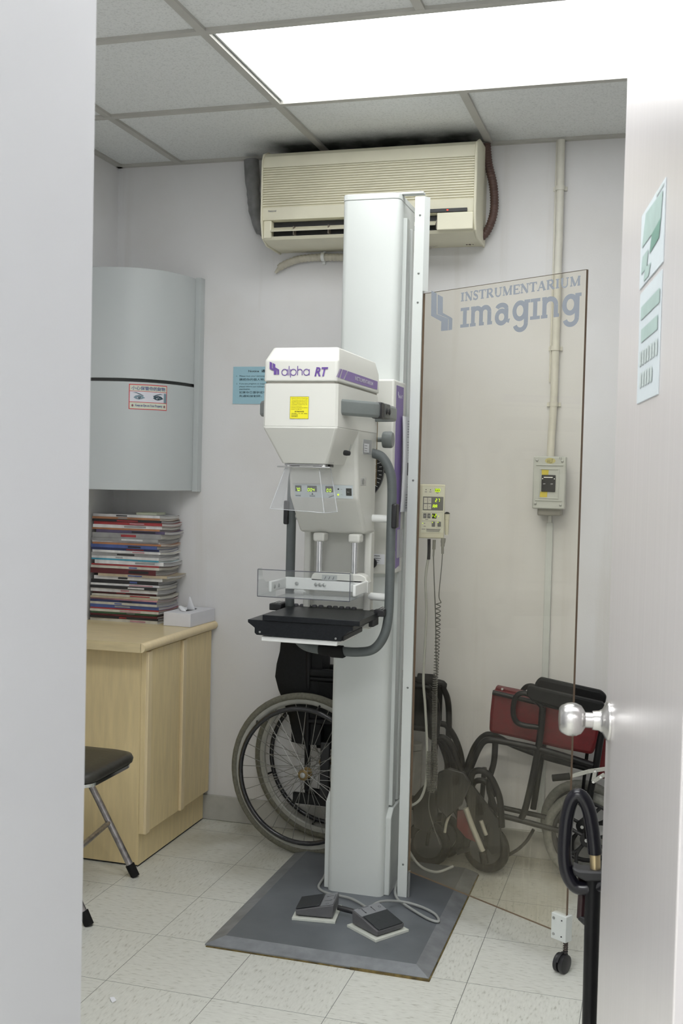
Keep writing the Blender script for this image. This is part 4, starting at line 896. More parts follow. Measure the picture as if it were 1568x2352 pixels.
# exposure hand switch in its holder, with cords
hx = EM @ Vector((EW+.009, .014, 0))
B().lathe([(.012, .0055), (.022, .0065), (.060, .0078), (.0605, .0085), (.078, .0085), (.0785, .0075)], hx+ZU*1.0-ZU*1.0, ZU, 18).build('hand_switch', cream_con, ec)
B().lathe([(.0785, .0085), (.082, .0085), (.0825, .006), (.085, .004)], hx, ZU, 18).build('switch_cap', black_plastic, ec)
def cpt(px, py, y=3.44): return W(px, py, 1, y)
B().tube(smoothpath([cpt(1018, 1236), cpt(1017, 1245), cpt(1016, 1255)], 3), [.0075]*4+[.006]*3, 12).tube([cpt(1016, 1252), cpt(1016, 1272)], .0042, 10).build('cord_plug', M('grey plug', (.26, .26, .24), .5), ec)
b = B(); pt = [cpt(1016, 1270), cpt(1013, 1310), cpt(1009, 1350), cpt(1008, 1372), cpt(1013, 1384)]
path = smoothpath(pt, 8); 
guide = smoothpath([cpt(1006, 1388), cpt(1005, 1450), cpt(1002, 1520), cpt(998, 1600), cpt(997, 1690), cpt(999, 1775), cpt(994, 1812), cpt(987, 1815), cpt(984, 1780), cpt(985, 1740), cpt(986, 1725)], 90)
tot_ = sum((c-a).length for a, c in zip(guide, guide[1:])); acc = 0; coil = []
for i in range(len(guide)-1):
    a, c = guide[i], guide[i+1]; t_ = (c-a).normalized(); n1 = Vector((t_.z, 0, -t_.x)).normalized(); n2 = Vector((0, 1, 0))
    f_ = acc/tot_; pitch_ = .0155-.0105*min(1, f_*2.2); 
    step = (c-a).length; sub = 2
    for j in range(sub):
        ph = globals().get('PH', 0.) + 2*math.pi*step/sub/pitch_; globals()['PH'] = ph
        coil.append(a.lerp(c, j/sub)+n1*.0072*math.cos(ph)+n2*.0072*math.sin(ph))
    acc += step
b.tube(path+coil, .0016, 6); b.build('coiled_cord', dark_cable, ec, ang=80)
b = B(); b.tube(smoothpath([cpt(985, 1238), cpt(985, 1262), cpt(984, 1285)], 4), .0052, 10); b.build('cable_boot', black_plastic, ec)
b = B(); b.tube([cpt(997, 1240), cpt(996, 1262)], .0052, 10).tube([cpt(996, 1260), cpt(995, 1278)], .003, 8); b.build('cable_plug', M('grey plug', (.26, .26, .24), .5), ec)
main = [cpt(983, 1284), cpt(977, 1330), cpt(979, 1400), cpt(976, 1480), cpt(972, 1560), cpt(976, 1620), cpt(980, 1700), cpt(980, 1780), cpt(968, 1830), cpt(945, 1850), cpt(918, 1852, 3.46)]
B().tube(smoothpath(main, 8), .0042, 10).build('thick_cable', grey_cable, ec)
thin = [cpt(995, 1276), cpt(997, 1340), cpt(1000, 1420), cpt(1001, 1500), cpt(1003, 1600), cpt(1001, 1680), cpt(992, 1740, 3.45), cpt(990, 1800, 3.46), cpt(985, 1860, 3.48), cpt(1010, 1940, 3.5)]
B().tube(smoothpath(thin, 8), .0017, 8).build('thin_cable', dark_cable, ec)
fcab = [(-.775, 3.50, .30), (-.765, 3.51, .18), (-.74, 3.50, .06), (-.70, 3.47, .027), (-.64, 3.52, .0255), (-.58, 3.60, .0255)]
tag(B().tube(smoothpath([W(905, 1850, 1, 3.49), W(912, 1880, 1, 3.49), W(930, 1935, 1, 3.49), W(960, 1985, 1, 3.5), W(1000, 2003, 1, 3.55), W(1040, 1990, 1, 3.6)], 8), .0045, 10).build('floor_cable', grey_cable), 'grey cable curving from the machine foot towards the wheelchairs', 'cable')

# ================================================================= CURVED WALL CABINET
wc = thing('wall_cabinet', 'grey corner wall cabinet with curved doors and an eye sticker', 'cabinet', (-1.95, 3.8, 1.28))
curve = smoothpath([(-2.099, 3.612, 0), (-2.03, 3.613, 0), (-1.955, 3.622, 0), (-1.886, 3.645, 0), (-1.830, 3.684, 0), (-1.787, 3.738, 0), (-1.760, 3.808, 0), (-1.7455, 3.885, 0), (-1.743, 3.925, 0)], 8)
def curved(z0, z1, inset=0.):
    P = [(p.x-(inset if p.x > -1.9 else inset*.5), p.y+inset, z0) for p in curve]
    return B().prism([(-2.099, 3.943, z0)]+P+[(-1.743-inset, 3.943, z0)], (0, 0, z1-z0))
curved(1.690, 2.093).build('upper_door', cabinet_grey, wc, bevel=.0015, ang=30)
ld = curved(1.281, 1.678).build('lower_door', cabinet_grey, wc, bevel=.0015, ang=30)
curved(1.676, 1.692, .008).build('recess', M('dark gap', (.05, .05, .048), .7), wc)
B().box(-1.7435, -1.722, 3.905, 3.944, 1.277, 2.097).build('side_frame', cabinet_grey, wc, bevel=.001)
# sticker follows the curve of the lower door
clen = [0]
for a, c in zip(curve, curve[1:]): clen.append(clen[-1]+(c-a).length)
def on_curve(s_):
    for i in range(len(curve)-1):
        if clen[i+1] >= s_ or i == len(curve)-2:
            t = (s_-clen[i])/(clen[i+1]-clen[i]); p = curve[i].lerp(curve[i+1], t); d = (curve[i+1]-curve[i]).normalized(); return p, Vector((d.y, -d.x, 0))
class Bent:
    "draws in (arc length, height) on the curved door"
    def __init__(s, s0, z0): s.s0, s.z0 = s0, z0; s.b = B()
    def poly(s, pts, lift=1, mi=0):
        vs = []
        for a, c in pts:
            p, n = on_curve(s.s0+a); vs.append(Vector((p.x, p.y, s.z0+c))+n*(.0005*lift))
        s.b.cur = mi; s.b.add(vs, [tuple(range(len(vs)))])
    def rect(s, a0, b0, a1, b1, lift=1, mi=0, k=10):
        for i in range(k):
            u0, u1 = a0+(a1-a0)*i/k, a0+(a1-a0)*(i+1)/k; s.poly([(u0, b0), (u1, b0), (u1, b1), (u0, b1)], lift, mi)
def find_s(px):
    best = min(range(0, 1000), key=lambda i: abs((lambda p: CX+FPX*((p-CAM).dot(R2))/((p-CAM).dot(fw)))(Vector((*on_curve(clen[-1]*i/1000)[0][:2], 1.65)))-px))
    return clen[-1]*best/1000
s0, s1 = find_s(296), find_s(383); SWd = s1-s0; SHt = .092
bt = Bent(s0, 1.578)
redm = M('red print', (.62, .05, .06), .5, var=.02); crm = M('pale cream print', (.66, .68, .56), .5, var=.02); lilacw = M('pale lilac print', (.70, .70, .76), .5, var=.02)
navy = M('slate eye print', (.04, .075, .10), .5); tealm = M('blue grey print', (.20, .29, .34), .5, var=.1); blu = M('navy lettering', (.06, .09, .28), .5)
bt.rect(0, 0, SWd, SHt, 1, 0)
bt.rect(SWd*.02, SHt*.73, SWd*.98, SHt*.965, 2, 1); bt.rect(SWd*.02, SHt*.30, SWd*.98, SHt*.71, 2, 2); bt.rect(SWd*.02, SHt*.03, SWd*.98, SHt*.275, 2, 1)
def tmap(poly_, ox, oy, sx_, sy_): return [(ox+a*sx_, oy+c*sy_) for a, c in poly_]
for ox, fl_ in ((.25, 0), (.74, 1)):
    eye = [(-.12, .0), (-.08, .045), (0, .065), (.07, .05), (.13, -.005), (.07, -.03), (0, -.05), (-.07, -.035)]
    bt.poly(tmap([(a*1.15, c*1.35) for a, c in eye], SWd*ox, SHt*.47, SWd, SHt*1.2), 3, 3 if fl_ else 4)
    bt.poly(tmap([(-.06, -.005), (-.03, .02), (.02, .025), (.06, .0), (.02, -.03), (-.03, -.03)], SWd*ox, SHt*.47, SWd, SHt*1.2), 4, 2)
    bt.poly(tmap([(.035*math.cos(i*.63), .055*math.sin(i*.63)) for i in range(10)], SWd*(ox+.005), SHt*.475, SWd, SHt), 5, 3)
    bt.poly(tmap([(.010*math.cos(i*.8), .018*math.sin(i*.8)) for i in range(8)], SWd*(ox-.002), SHt*.49, SWd, SHt), 6, 2)
    br = [(-.16, .12), (-.08, .14), (.02, .09), (.12, .02), (.10, .015), (0, .07), (-.08, .115)] if not fl_ else [(-.14, .02), (-.05, .08), (.06, .12), (.15, .09), (.06, .09), (-.04, .045), (-.12, -.01)]
    bt.poly(tmap(br, SWd*ox, SHt*.53, SWd, SHt*1.05), 3, 3)
bt.rect(SWd*.90, SHt*.30, SWd*.98, SHt*.68, 3, 4, 2)
bt.b.build('eye_sticker', [redm, crm, lilacw, navy, tealm], ld, smooth=False)
def bent_text(s, a0, z0, w_, h_, mat):
    o = text(s, (0, 0, 0), XU, ZU, w_, h_, 'sticker_lettering', mat, ld, bold=.012)
    for v_ in o.data.vertices:
        p, n = on_curve(s0+a0+v_.co.x); v_.co = Vector((p.x, p.y, 1.578+z0+v_.co.z))+n*.0018
bent_text('小心保管你的財物', SWd*.06, SHt*.765, SWd*.88, SHt*.16, blu)
bent_text('Keep an Eye on Your Property', SWd*.16, SHt*.085, SWd*.70, SHt*.13, blu)
for q in (.09, .92):
    bb = Bent(s0, 1.578); bb.poly([(SWd*q+.0038*math.cos(i*.7), SHt*.15+.005*math.sin(i*.7)) for i in range(9)], 3); bb.b.build('sticker_logo', M('dull maroon print', (.25, .10, .12), .5), ld, smooth=False)

# ================================================================= LOW WOODEN CABINET
lc = thing('wooden_cabinet', 'low maple laminate cabinet with two doors and a bullnose top against the left wall', 'cabinet', (-1.88, 3.65, 0))
B().box(-2.098, -1.680, 3.375, 3.925, .006, .745).build('body', wood, lc, bevel=.001)
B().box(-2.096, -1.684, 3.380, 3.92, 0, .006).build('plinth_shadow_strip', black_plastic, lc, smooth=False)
B().box(-2.098, -1.655, 3.318, 3.942, .746, .778).build('worktop', wood_top, lc, bevel=.0)
bn = []
for i in range(13): a = math.pi*(i/12)-math.pi/2; bn.append((-1.656+.016*math.cos(a), .762+.016*math.sin(a)))
B().prism([(x, 3.318, z) for x, z in bn], (0, .624, 0)).build('bullnose_edge', wood_edge, lc)
for y0, y1 in ((3.372, 3.650), (3.655, 3.932)):
    d = B().box(-1.6795, -1.661, y0, y1, .115, .742).build('door', wood, lc, bevel=.0015)
    B().box(-1.6625, -1.6515, y0, y0+.030, .115, .742).build('edge_pull', wood_edge, d, bevel=.002)
# ================================================================= MAGAZINES
cover_cols = dict(white=(.66, .66, .66), red=(.36, .04, .045), orange=(.42, .19, .09), purple=(.10, .08, .15), grey=(.30, .30, .30), blue=(.07, .11, .30), black=(.02, .02, .022), cream=(.55, .53, .46), maroon=(.11, .02, .025), pink=(.50, .25, .28), teal=(.06, .30, .42), green=(.08, .20, .10), beige=(.45, .38, .27), navy=(.03, .04, .12))
pages_m = [M('magazine page edges', (.50, .49, .47), .7, var=.35, scale=300, stretch=(.02, .02, 1)), M('yellowed page edges', (.56, .54, .48), .7, var=.3, scale=300, stretch=(.02, .02, 1)), M('grey page edges', (.38, .375, .37), .7, var=.4, scale=300, stretch=(.02, .02, 1))]
order = [('white', .010, 0), ('orange', .008, .0), ('black', .009, 0), ('red', .011, .012), ('white', .012, 0), ('orange', .007, .0), ('purple', .011, .02), ('grey', .018, 0), ('grey', .012, -.006), ('white', .006, 0), ('orange', .007, 0), ('blue', .012, 0), ('navy', .009, 0), ('white', .009, 0), ('grey', .012, .0), ('white', .010, 0), ('teal', .006, 0), ('white', .014, .012), ('red', .006, .0), ('cream', .009, 0), ('maroon', .020, -.012), ('beige', .009, .03), ('white', .013, .012), ('black', .014, 0), ('white', .008, 0), ('black', .011, 0), ('white', .013, 0), ('maroon', .008, -.01), ('cream', .008, 0), ('beige', .007, 0), ('pink', .006, -.008), ('navy', .008, -.01), ('cream', .009, 0), ('blue', .012, 0), ('red', .005, 0), ('cream', .009, 0), ('green', .009, -.008), ('maroon', .007, 0), ('black', .009, 0), ('cream', .011, .004)]
ords = ['top', 'second', 'third', 'fourth', 'fifth', 'sixth', 'seventh', 'eighth', 'ninth', 'tenth', 'eleventh', 'twelfth', 'thirteenth', 'fourteenth', 'fifteenth', 'sixteenth', 'seventeenth', 'eighteenth', 'nineteenth', 'twentieth']
tot_h = sum(o_[1] for o_ in order); ks = (1.186-.778)/tot_h
ztop = 1.186; rnd = random.Random(3); N_ = len(order)
for i, (cname, th_, off) in enumerate(order):
    th_ *= ks; z1 = ztop; z0 = ztop-th_; ztop = z0
    xr = -1.803+off+rnd.uniform(-.006, .006); yfr = 3.752+rnd.uniform(-.006, .006)+(0 if i % 9 else .008); yb = min(3.931, yfr+.175+rnd.uniform(0, .012))
    xl = max(-2.088, xr-.285)
    if i < 20: pos = ords[i]+(' of' if i == 0 else ' from the top of')+' the stack'
    else: pos = ords[N_-1-i]+' from the bottom of the stack' if i < N_-1 else 'bottom one of the stack'
    if i == 0: pos = 'top one of the stack'
    t = thing('magazine', '%s-spined magazine, %s' % (cname, pos), 'magazine', (xr, yfr, z0), 'stacked magazines on the wooden cabinet')
    amp = min(.006, (.004+.004*rnd.random())); ph = rnd.uniform(-.5, .5); g = .00015
    n_ = 8; ring_p = []
    ys = [yfr+.002+(yb-yfr-.002)*j/n_ for j in range(n_+1)]
    # the stack keeps the same sag all the way so sheets never cross
    def sg(y): u_ = (y-3.752)/.18; return -.0060*math.sin(min(1, max(0, u_))*3.0)*math.sin(min(1, max(0, (u_)))*1.4+.3)
    ct = min(.0009, th_*.12); fa = min(1, (N_-1-i)/7); fb = min(1, (N_-i)/7)
    pg = B(); pv = []
    for x in (xl+.002, xr-.0015): pv.append([Vector((x, y, z0+ct+fa*sg(y))) for y in ys]+[Vector((x, y, z1-ct+fb*sg(y))) for y in ys[::-1]])
    pg.loft(pv)
    cv = B(); outl = [(yfr, z0), ]
    pts = [(y, z0+g+fa*sg(y)) for y in [yb]+ys[::-1]]+[(yfr, z0+g), (yfr, z1-g)]+[(y, z1-g+fb*sg(y)) for y in ys+[yb]]
    inn = [(y, z1-ct+fb*sg(y)) for y in [yb]+ys[::-1]]+[(yfr+.0012, z1-ct), (yfr+.0012, z0+ct)]+[(y, z0+ct+fa*sg(y)) for y in ys+[yb]]
    lo_out = pts; ringp = lo_out+inn
    k_ = len(ringp); va = [Vector((xl, y, z)) for y, z in ringp]; vb = [Vector((xr, y, z)) for y, z in ringp]
    fs_ = [(j, (j+1) % k_, k_+(j+1) % k_, k_+j) for j in range(k_)]
    nb_ = len(lo_out)
    for base_ in (0, k_):
        for j in range(nb_-1): fs_.append((base_+j, base_+j+1, base_+k_-2-j, base_+k_-1-j))
    cv.add(va+vb, fs_)
    rz_ = math.radians(rnd.uniform(-1.3, 1.3)); cs_, sn_ = math.cos(rz_), math.sin(rz_)
    turn = lambda v_: (-1.9+(v_[0]+1.9)*cs_-(v_[1]-3.80)*sn_, 3.80+(v_[0]+1.9)*sn_+(v_[1]-3.80)*cs_, v_[2])
    cv.v = [turn(v_) for v_ in cv.v]
    pg.v = [turn(v_) for v_ in pg.v]; pg.build('pages', pages_m[i % 3], t, ang=60)
    c_ = cv.build('cover', M('%s magazine cover' % cname, cover_cols[cname], .32, var=.18, scale=26, stretch=(1, 1, .3)), t, ang=60)
    # printing along the spine
    if th_ > .0075:
        fl = Flat((xl, yfr-.0003, z0), XU, ZU, .0003); L_ = xr-xl; q = rnd.uniform(.35, .6)
        alt = rnd.choice(['red', 'blue', 'black', 'white', 'pink', 'grey'])
        if alt == cname: alt = 'black' if cname != 'black' else 'white'
        fl.rect(L_*q, th_*.25, L_*(q+rnd.uniform(.1, .35)), th_*.72, 1)
        fl.b.v = [turn(v_) for v_ in fl.b.v]; fl.build('spine_print', M('%s magazine cover' % alt, cover_cols[alt], .32, var=.18, scale=26), c_)
bk_ = thing('notebook', 'small pale green notebook lying on top of the magazine stack', 'notebook', (-1.84, 3.84, 1.187))
nm_ = Matrix.Translation((-1.865, 3.815, 1.1865)) @ Matrix.Rotation(math.radians(6), 4, 'Z')
B().box(-.045, .035, -.05, .05, .0003, .0075, nm_).build('pages', M('pale green pages', (.42, .44, .34), .7), bk_)
B().box(-.046, .036, -.051, .051, .0075, .0087, nm_).build('cover', M('pale green cover', (.46, .50, .38), .6), bk_)
# ================================================================= TISSUE BOX
tb = thing('tissue_box', 'plain white tissue box on the corner of the wooden cabinet', 'tissue box', (-1.71, 3.83, .778))
tm = Matrix.Translation((-1.7125, 3.836, .7785)) @ Matrix.Rotation(math.radians(-3), 4, 'Z')
cb = M('white cardboard', (.73, .73, .77), .6, var=.015)
B().box(-.055, .057, -.103, .100, 0, .050, tm).build('carton', cb, tb, bevel=.0012)
Flat(tm @ Vector((-.001, 0, .0503)), tm.to_3x3() @ XU, tm.to_3x3() @ yu, .0003).ell(0, 0, .017, .055).build('slot', black_plastic, tb)
b = B(); rr = []
for i in range(7):
    t_ = i/6; rr.append([tm @ Vector((.022*(1-t_*.85)*math.cos(a)*(.5 if math.sin(a) > 0 else .8)-.002+.004*t_, .03*(1-t_*.6)*math.sin(a)*.35+.015-.02*t_, .0495+.052*t_)) for a in [2*math.pi*q/10 for q in range(10)]])
b.loft(rr); b.build('tissue', paper, tb, ang=60)
b = B(); rr = []
for i in range(6):
    t_ = i/5; rr.append([tm @ Vector((-.028*math.sin(t_*2.6)+.008*math.cos(a), -.045+.075*t_*.5+.012*math.sin(a)*.3, .052+.012*math.sin(t_*3.1)+.004*math.sin(a))) for a in [2*math.pi*q/8 for q in range(8)]])
b.loft(rr); b.build('tissue_fold', paper, tb, ang=60)

# ================================================================= FOLDING CHAIR
fc = thing('folding_chair', 'folding chair with black seat and worn chrome legs beside the wooden cabinet', 'chair', (-1.78, 3.04, 0))
chr_w = M('worn chrome tube', (.36, .34, .34), .34, .85, var=.3, scale=50)
ycn = 3.055; hwid = .195
# seat: padded board with a metal rim
def seat_outline(inset, z):
    out = []; x0, x1, y0, y1, r = -1.97+inset, -1.595-inset, ycn-.185+inset, ycn+.150-inset, .06
    for cx__, cy__, a0 in ((x1-r, y1-r, 0), (x0+r, y1-r, 90), (x0+r, y0+r, 180), (x1-r, y0+r, 270)):
        for i in range(7): a = math.radians(a0+i*15); out.append(Vector((cx__+r*math.cos(a), cy__+r*math.sin(a), z)))
    return out
B().loft([seat_outline(.012, .418), seat_outline(.002, .424), seat_outline(0, .435), seat_outline(.004, .446), seat_outline(.02, .452), seat_outline(.06, .454)]).build('seat', M('black vinyl seat', (.035, .033, .027), .42, var=.15, scale=60, bump=.2), fc, ang=60)
B().loft([seat_outline(.016, .405), seat_outline(.008, .408), seat_outline(.008, .418), seat_outline(.016, .421)]).build('seat_rim', chrome, fc, ang=60)
foot_pts = [((-1.652, 3.290), 3.225), ((-1.600, 2.890), 2.895)]
for (fx, fy_), ty_ in foot_pts:
    topx = -1.652-.47 if fx < -1.62 else -1.60-.47
    p0 = Vector((fx, fy_, .012)); p1 = Vector((fx-.215, fy_-.02 if fy_ > 3 else fy_, .40)); p2 = Vector((min(fx-.46, -2.05), ty_, .84))
    B().tube(smoothpath([p0, p1, p2], 8), .0115, 14).build('front_leg', chr_w, fc)
    q = (p1-p0).normalized(); B().tube([p0-q*.012+Vector((0, 0, .0)), p0+q*.032], [.0145, .0155], 16).build('rubber_foot', rubber, fc)
    r0 = Vector((fx-.42, fy_-.01, .012)); B().tube([r0, Vector((fx-.17, fy_-.015 if fy_ > 3 else fy_+.01, .41))], .010, 12).build('rear_leg', chr_w, fc)
    B().tube([r0-Vector((0, 0, .005)), r0+Vector((.02, 0, .03))], .014, 14).build('rubber_foot', rubber, fc)
B().tube([(-1.743, 3.281, .175), (-1.690, 2.890, .175)], .0085, 12).build('cross_bar', chr_w, fc)
B().prism([(-1.990, 2.90, .70), (-1.955, 2.90, .86), (-1.972, 2.90, .862), (-2.005, 2.90, .70)], (0, .32, 0)).build('backrest', M('black vinyl seat', (.03, .03, .03), .4), fc, bevel=.004)

# ================================================================= WHEELCHAIRS
tyre_m = M('olive grey tyre', (.155, .15, .115), .75, var=.2, scale=120, bump=.5); rim_m = M('grey wheel rim', (.42, .42, .38), .4, .2, var=.1)
spoke_m = M('dull spokes', (.30, .30, .28), .4, .7); push_m = M('black push rim', (.02, .02, .022), .25, var=.1, coat=.4)
def circ(c, e, r, n=64): return [c+e*(r*math.cos(2*math.pi*i/n))+ZU*(r*math.sin(2*math.pi*i/n)) for i in range(n)]
def big_wheel(par, c, e, R_, side):
    nrm_ = Vector((e.y, -e.x, 0))*side
    w_ = B().tube(circ(c, e, R_-.034), .007, 10, True); 
    rg = []
    for p in circ(c, e, 1.): 
        d = (p-c).normalized(); rg.append([c+d*(R_-.020)+nrm_*.009, c+d*(R_-.034)+nrm_*.008, c+d*(R_-.036), c+d*(R_-.034)-nrm_*.008, c+d*(R_-.020)-nrm_*.009])
    w_.loft(rg, False, True); wheel = w_.build('wheel', rim_m, par, ang=60)
    B().tube(circ(c, e, R_-.0135, 96), .0132, 12, True, rib=lambda i: 1+.03*(i % 2)).build('tyre', tyre_m, wheel, ang=80)
    b = B()
    for i in range(36):
        a = 2*math.pi*i/36; d = e*math.cos(a)+ZU*math.sin(a); a2 = a+(.9 if i % 2 else -.9); h = e*math.cos(a2)+ZU*math.sin(a2)
        b.tube([c+h*.018+nrm_*(.02 if i % 4 < 2 else -.02), c+d*(R_-.034)], .0012, 5)
    b.build('spokes', spoke_m, wheel)
    B().lathe([(-.022, .010), (-.020, .020), (-.016, .020), (-.014, .010), (.010, .010), (.012, .021), (.016, .021), (.018, .014), (.019, .010)], c, nrm_, 24).build('hub', M('rusty brass hub', (.30, .21, .09), .45, .5, var=.3, scale=90), wheel)
    B().lathe([(.018, .0105), (.024, .010), (.026, .006)], c, nrm_, 16).build('axle_cap', steel, wheel)
    pr = B().tube(circ(c+nrm_*.034, e, R_-.052), .0085, 12, True)
    pr.build('push_rim', push_m, wheel, ang=80)
    for i in range(6):
        a = 2*math.pi*(i+.3)/6; d = e*math.cos(a)+ZU*math.sin(a); B().tube([c+d*(R_-.034)+nrm_*.005, c+nrm_*.034+d*(R_-.052)], .004, 6).build('push_rim_bracket', push_m, wheel)
    return wheel
w1 = thing('wheelchair', 'folded black wheelchair with large spoked wheels behind the machine column', 'wheelchair', (-1.1, 3.76, 0))
e1_ = Vector((math.cos(math.radians(-5)), math.sin(math.radians(-5)), 0))
HA = Vector((-1.188, 3.685, .291)); HB_ = Vector((-1.168, 3.872, .291))
big_wheel(w1, HA, e1_, .290, 1); big_wheel(w1, HB_, e1_, .290, -1)
def T(*pts, r=.011, name='frame_tube', mat=black_tube, par=None, n=6): return B().tube(smoothpath(pts, n), r, 12).build(name, mat, par, ang=80)
def Wp(px, py, y): return W(px, py, 1, y)
for y in (3.735, 3.835):
    dz = 0 if y < 3.8 else .0
    xo = 0 if y < 3.8 else .03
    T(Vector((-1.195+xo, y, .22)), Vector((-1.198+xo, y, .45)), Vector((-1.203+xo, y, .80)), Vector((-1.235+xo, y, .835)), Vector((-1.29+xo, y, .84)), par=w1, name='back_post')
    T(Vector((-1.20+xo, y, .47)), Vector((-1.0+xo, y, .475)), Vector((-.78+xo, y, .48)), Vector((-.73+xo, y, .46)), Vector((-.690+xo, y, .38)), Vector((-.665+xo, y, .24)), Vector((-.62+xo, y, .14)), par=w1, name='seat_tube')
    T(Vector((-1.20+xo, y, .22)), Vector((-.95+xo, y, .20)), Vector((-.76+xo, y, .20)), par=w1, name='lower_tube')
    T(Vector((-1.19+xo, y, .625)), Vector((-.80+xo, y, .628)), Vector((-.755+xo, y, .60)), Vector((-.735+xo, y, .52)), Vector((-.735+xo, y, .30)), par=w1, name='arm_tube')
    B().box(-1.195+xo, -.90+xo, y-.018, y+.018, .632, .66).build('armrest', vinyl_black, w1, bevel=.009, seg=3)
    B().box(-1.16+xo, -.76+xo, y-.004, y+.004, .49, .615).build('side_panel', vinyl_black, w1, bevel=.002)
    # front caster
    cc_ = Vector((-.745+xo, y-.01, .082)); b = B().tube(circ(cc_, e1_, .066, 32), .0145, 10, True); cw = b.build('caster_wheel', rubber, w1, ang=80)
    B().lathe([(-.012, .05), (.012, .05)], cc_, (0, 1, 0), 24).build('caster_disc', M('dark grey wheel disc', (.05, .05, .05), .5), cw)
    T(cc_+Vector((0, -.022, 0)), cc_+Vector((.01, -.02, .08)), cc_+Vector((.01, 0, .12)), r=.007, par=w1, name='caster_fork')
    B().prism([(-.64+xo, y-.02, .055), (-.54+xo, y-.02, .10), (-.545+xo, y-.02, .112), (-.645+xo, y-.02, .067)], (0, .035, 0)).build('footplate', M('dark footplate', (.010, .010, .010), .45), w1, bevel=.002)
T(Vector((-.80, 3.74, .652)), Vector((-.74, 3.74, .652)), r=.019, par=w1, name='arm_end', mat=rubber)
# folded backrest cloth and seat cloth
b = B(); sh = []
for i in range(10):
    t_ = i/9; z = .385+.42*t_
    xl_, xr_ = (-1.262-.060*min(1, t_*1.7), -1.150)
    sh.append([Vector((xl_+.012*math.sin(t_*9), 3.745, z)), Vector((xl_-.004+.01*math.sin(t_*9), 3.775, z)), Vector((xl_+.008*math.sin(t_*7+1), 3.82, z)), Vector((xr_, 3.835, z)), Vector((xr_+.012*math.sin(t_*12), 3.79+.012*math.sin(t_*8), z)), Vector((xr_, 3.738, z)), Vector(((xl_+xr_)/2, 3.722+.010*math.sin(t_*11), z))])
b.loft(sh).build('backrest_cloth', vinyl_black, w1, ang=60)
b = B(); sh = []
for i in range(9):
    t_ = i/8; x = -1.18+.34*t_; sh.append([Vector((x, 3.745, .47)), Vector((x, 3.775, .40+.01*math.sin(t_*9))), Vector((x, 3.79, .36)), Vector((x, 3.80, .36)), Vector((x, 3.815, .40)), Vector((x, 3.845, .47)), Vector((x, 3.79, .43))])
b.loft(sh).build('seat_cloth', vinyl_black, w1, ang=60)
B().tube([(-1.09, 3.74, .46), (-1.00, 3.84, .20)], .010, 10).tube([(-1.09, 3.84, .46), (-1.00, 3.735, .20)], .010, 10).build('cross_brace', black_tube, w1)
B().box(-1.25, -1.02, 3.735, 3.75, .165, .205).build('tipping_bar', black_tube, w1, bevel=.003)
B().box(-1.145, -1.11, 3.72, 3.735, .20, .40).build('brake_plate', black_plastic, w1, bevel=.004)
# white bin behind it
bn_ = thing('waste_bin', 'off-white plastic bin standing behind the black wheelchair', 'bin', (-.87, 3.895, 0))
def rb(x0, x1, y0, y1, z, r=.02): return [Vector(p) for p in ((x0+r, y0, z), (x1-r, y0, z), (x1, y0+r, z), (x1, y1-r, z), (x1-r, y1, z), (x0+r, y1, z), (x0, y1-r, z), (x0, y0+r, z))]
B().loft([rb(-.910, -.820, 3.870, 3.930, 0), rb(-.920, -.812, 3.868, 3.932, .36)]).build('bucket', M('off white bin plastic', (.50, .49, .45), .5, var=.06), bn_, bevel=.003)
B().loft([rb(-.923, -.809, 3.866, 3.932, .361), rb(-.920, -.812, 3.868, 3.932, .385)]).build('lid', M('off white bin plastic', (.50, .49, .45)), bn_, bevel=.004)

# red folded transit wheelchair by the right of the back wall
w2 = thing('wheelchair', 'folded transit wheelchair with dark red seat leaning behind the tinted screen', 'wheelchair', (-.33, 3.7, 0))
def small_wheel(par, c, e, R_):
    n_ = Vector((e.y, -e.x, 0))
    tw = B().tube(circ(c, e, R_-.016, 72), .0165, 12, True, rib=lambda i: 1+.03*(i % 2)).build('wheel', M('grey tyre', (.20, .20, .18), .7, var=.2, scale=100, bump=.4), par, ang=80)
    b = B().tube(circ(c, e, R_-.036, 48), .008, 10, True)
    for i in range(5):
        a = 2*math.pi*i/5+.3; 
        for s_ in (-.32, .32):
            d0 = e*math.cos(a)+ZU*math.sin(a); d1 = e*math.cos(a+s_)+ZU*math.sin(a+s_); dm = e*math.cos(a+s_*.2)+ZU*math.sin(a+s_*.2)
            b.tube(smoothpath([c+d0*.02, c+dm*(R_*.45), c+d1*(R_-.037)], 5), .006, 8)
    b.build('mag_spokes', black_plastic, tw, ang=60); B().lathe([(-.02, .024), (.02, .024), (.022, .02)], c, n_, 24).build('hub', black_plastic, tw); B().lathe([(.021, .007), (.026, .006)], c, n_, 12).build('axle_cap', chrome, tw)
e2_ = Vector((math.cos(math.radians(-14)), math.sin(math.radians(-14)), 0))
RH = Vector((-.2015, 3.735, .158))
small_wheel(w2, RH, e2_, .158); small_wheel(w2, Vector((-.225, 3.875, .158)), e2_, .158)
def rod(pxs, y, r=.011, name='frame_tube', mat=black_tube, n=6): return T(*[Wp(a, c, y) for a, c in pxs], r=r, par=w2, name=name, mat=mat, n=n)
YN, YFR = 3.70, 3.83
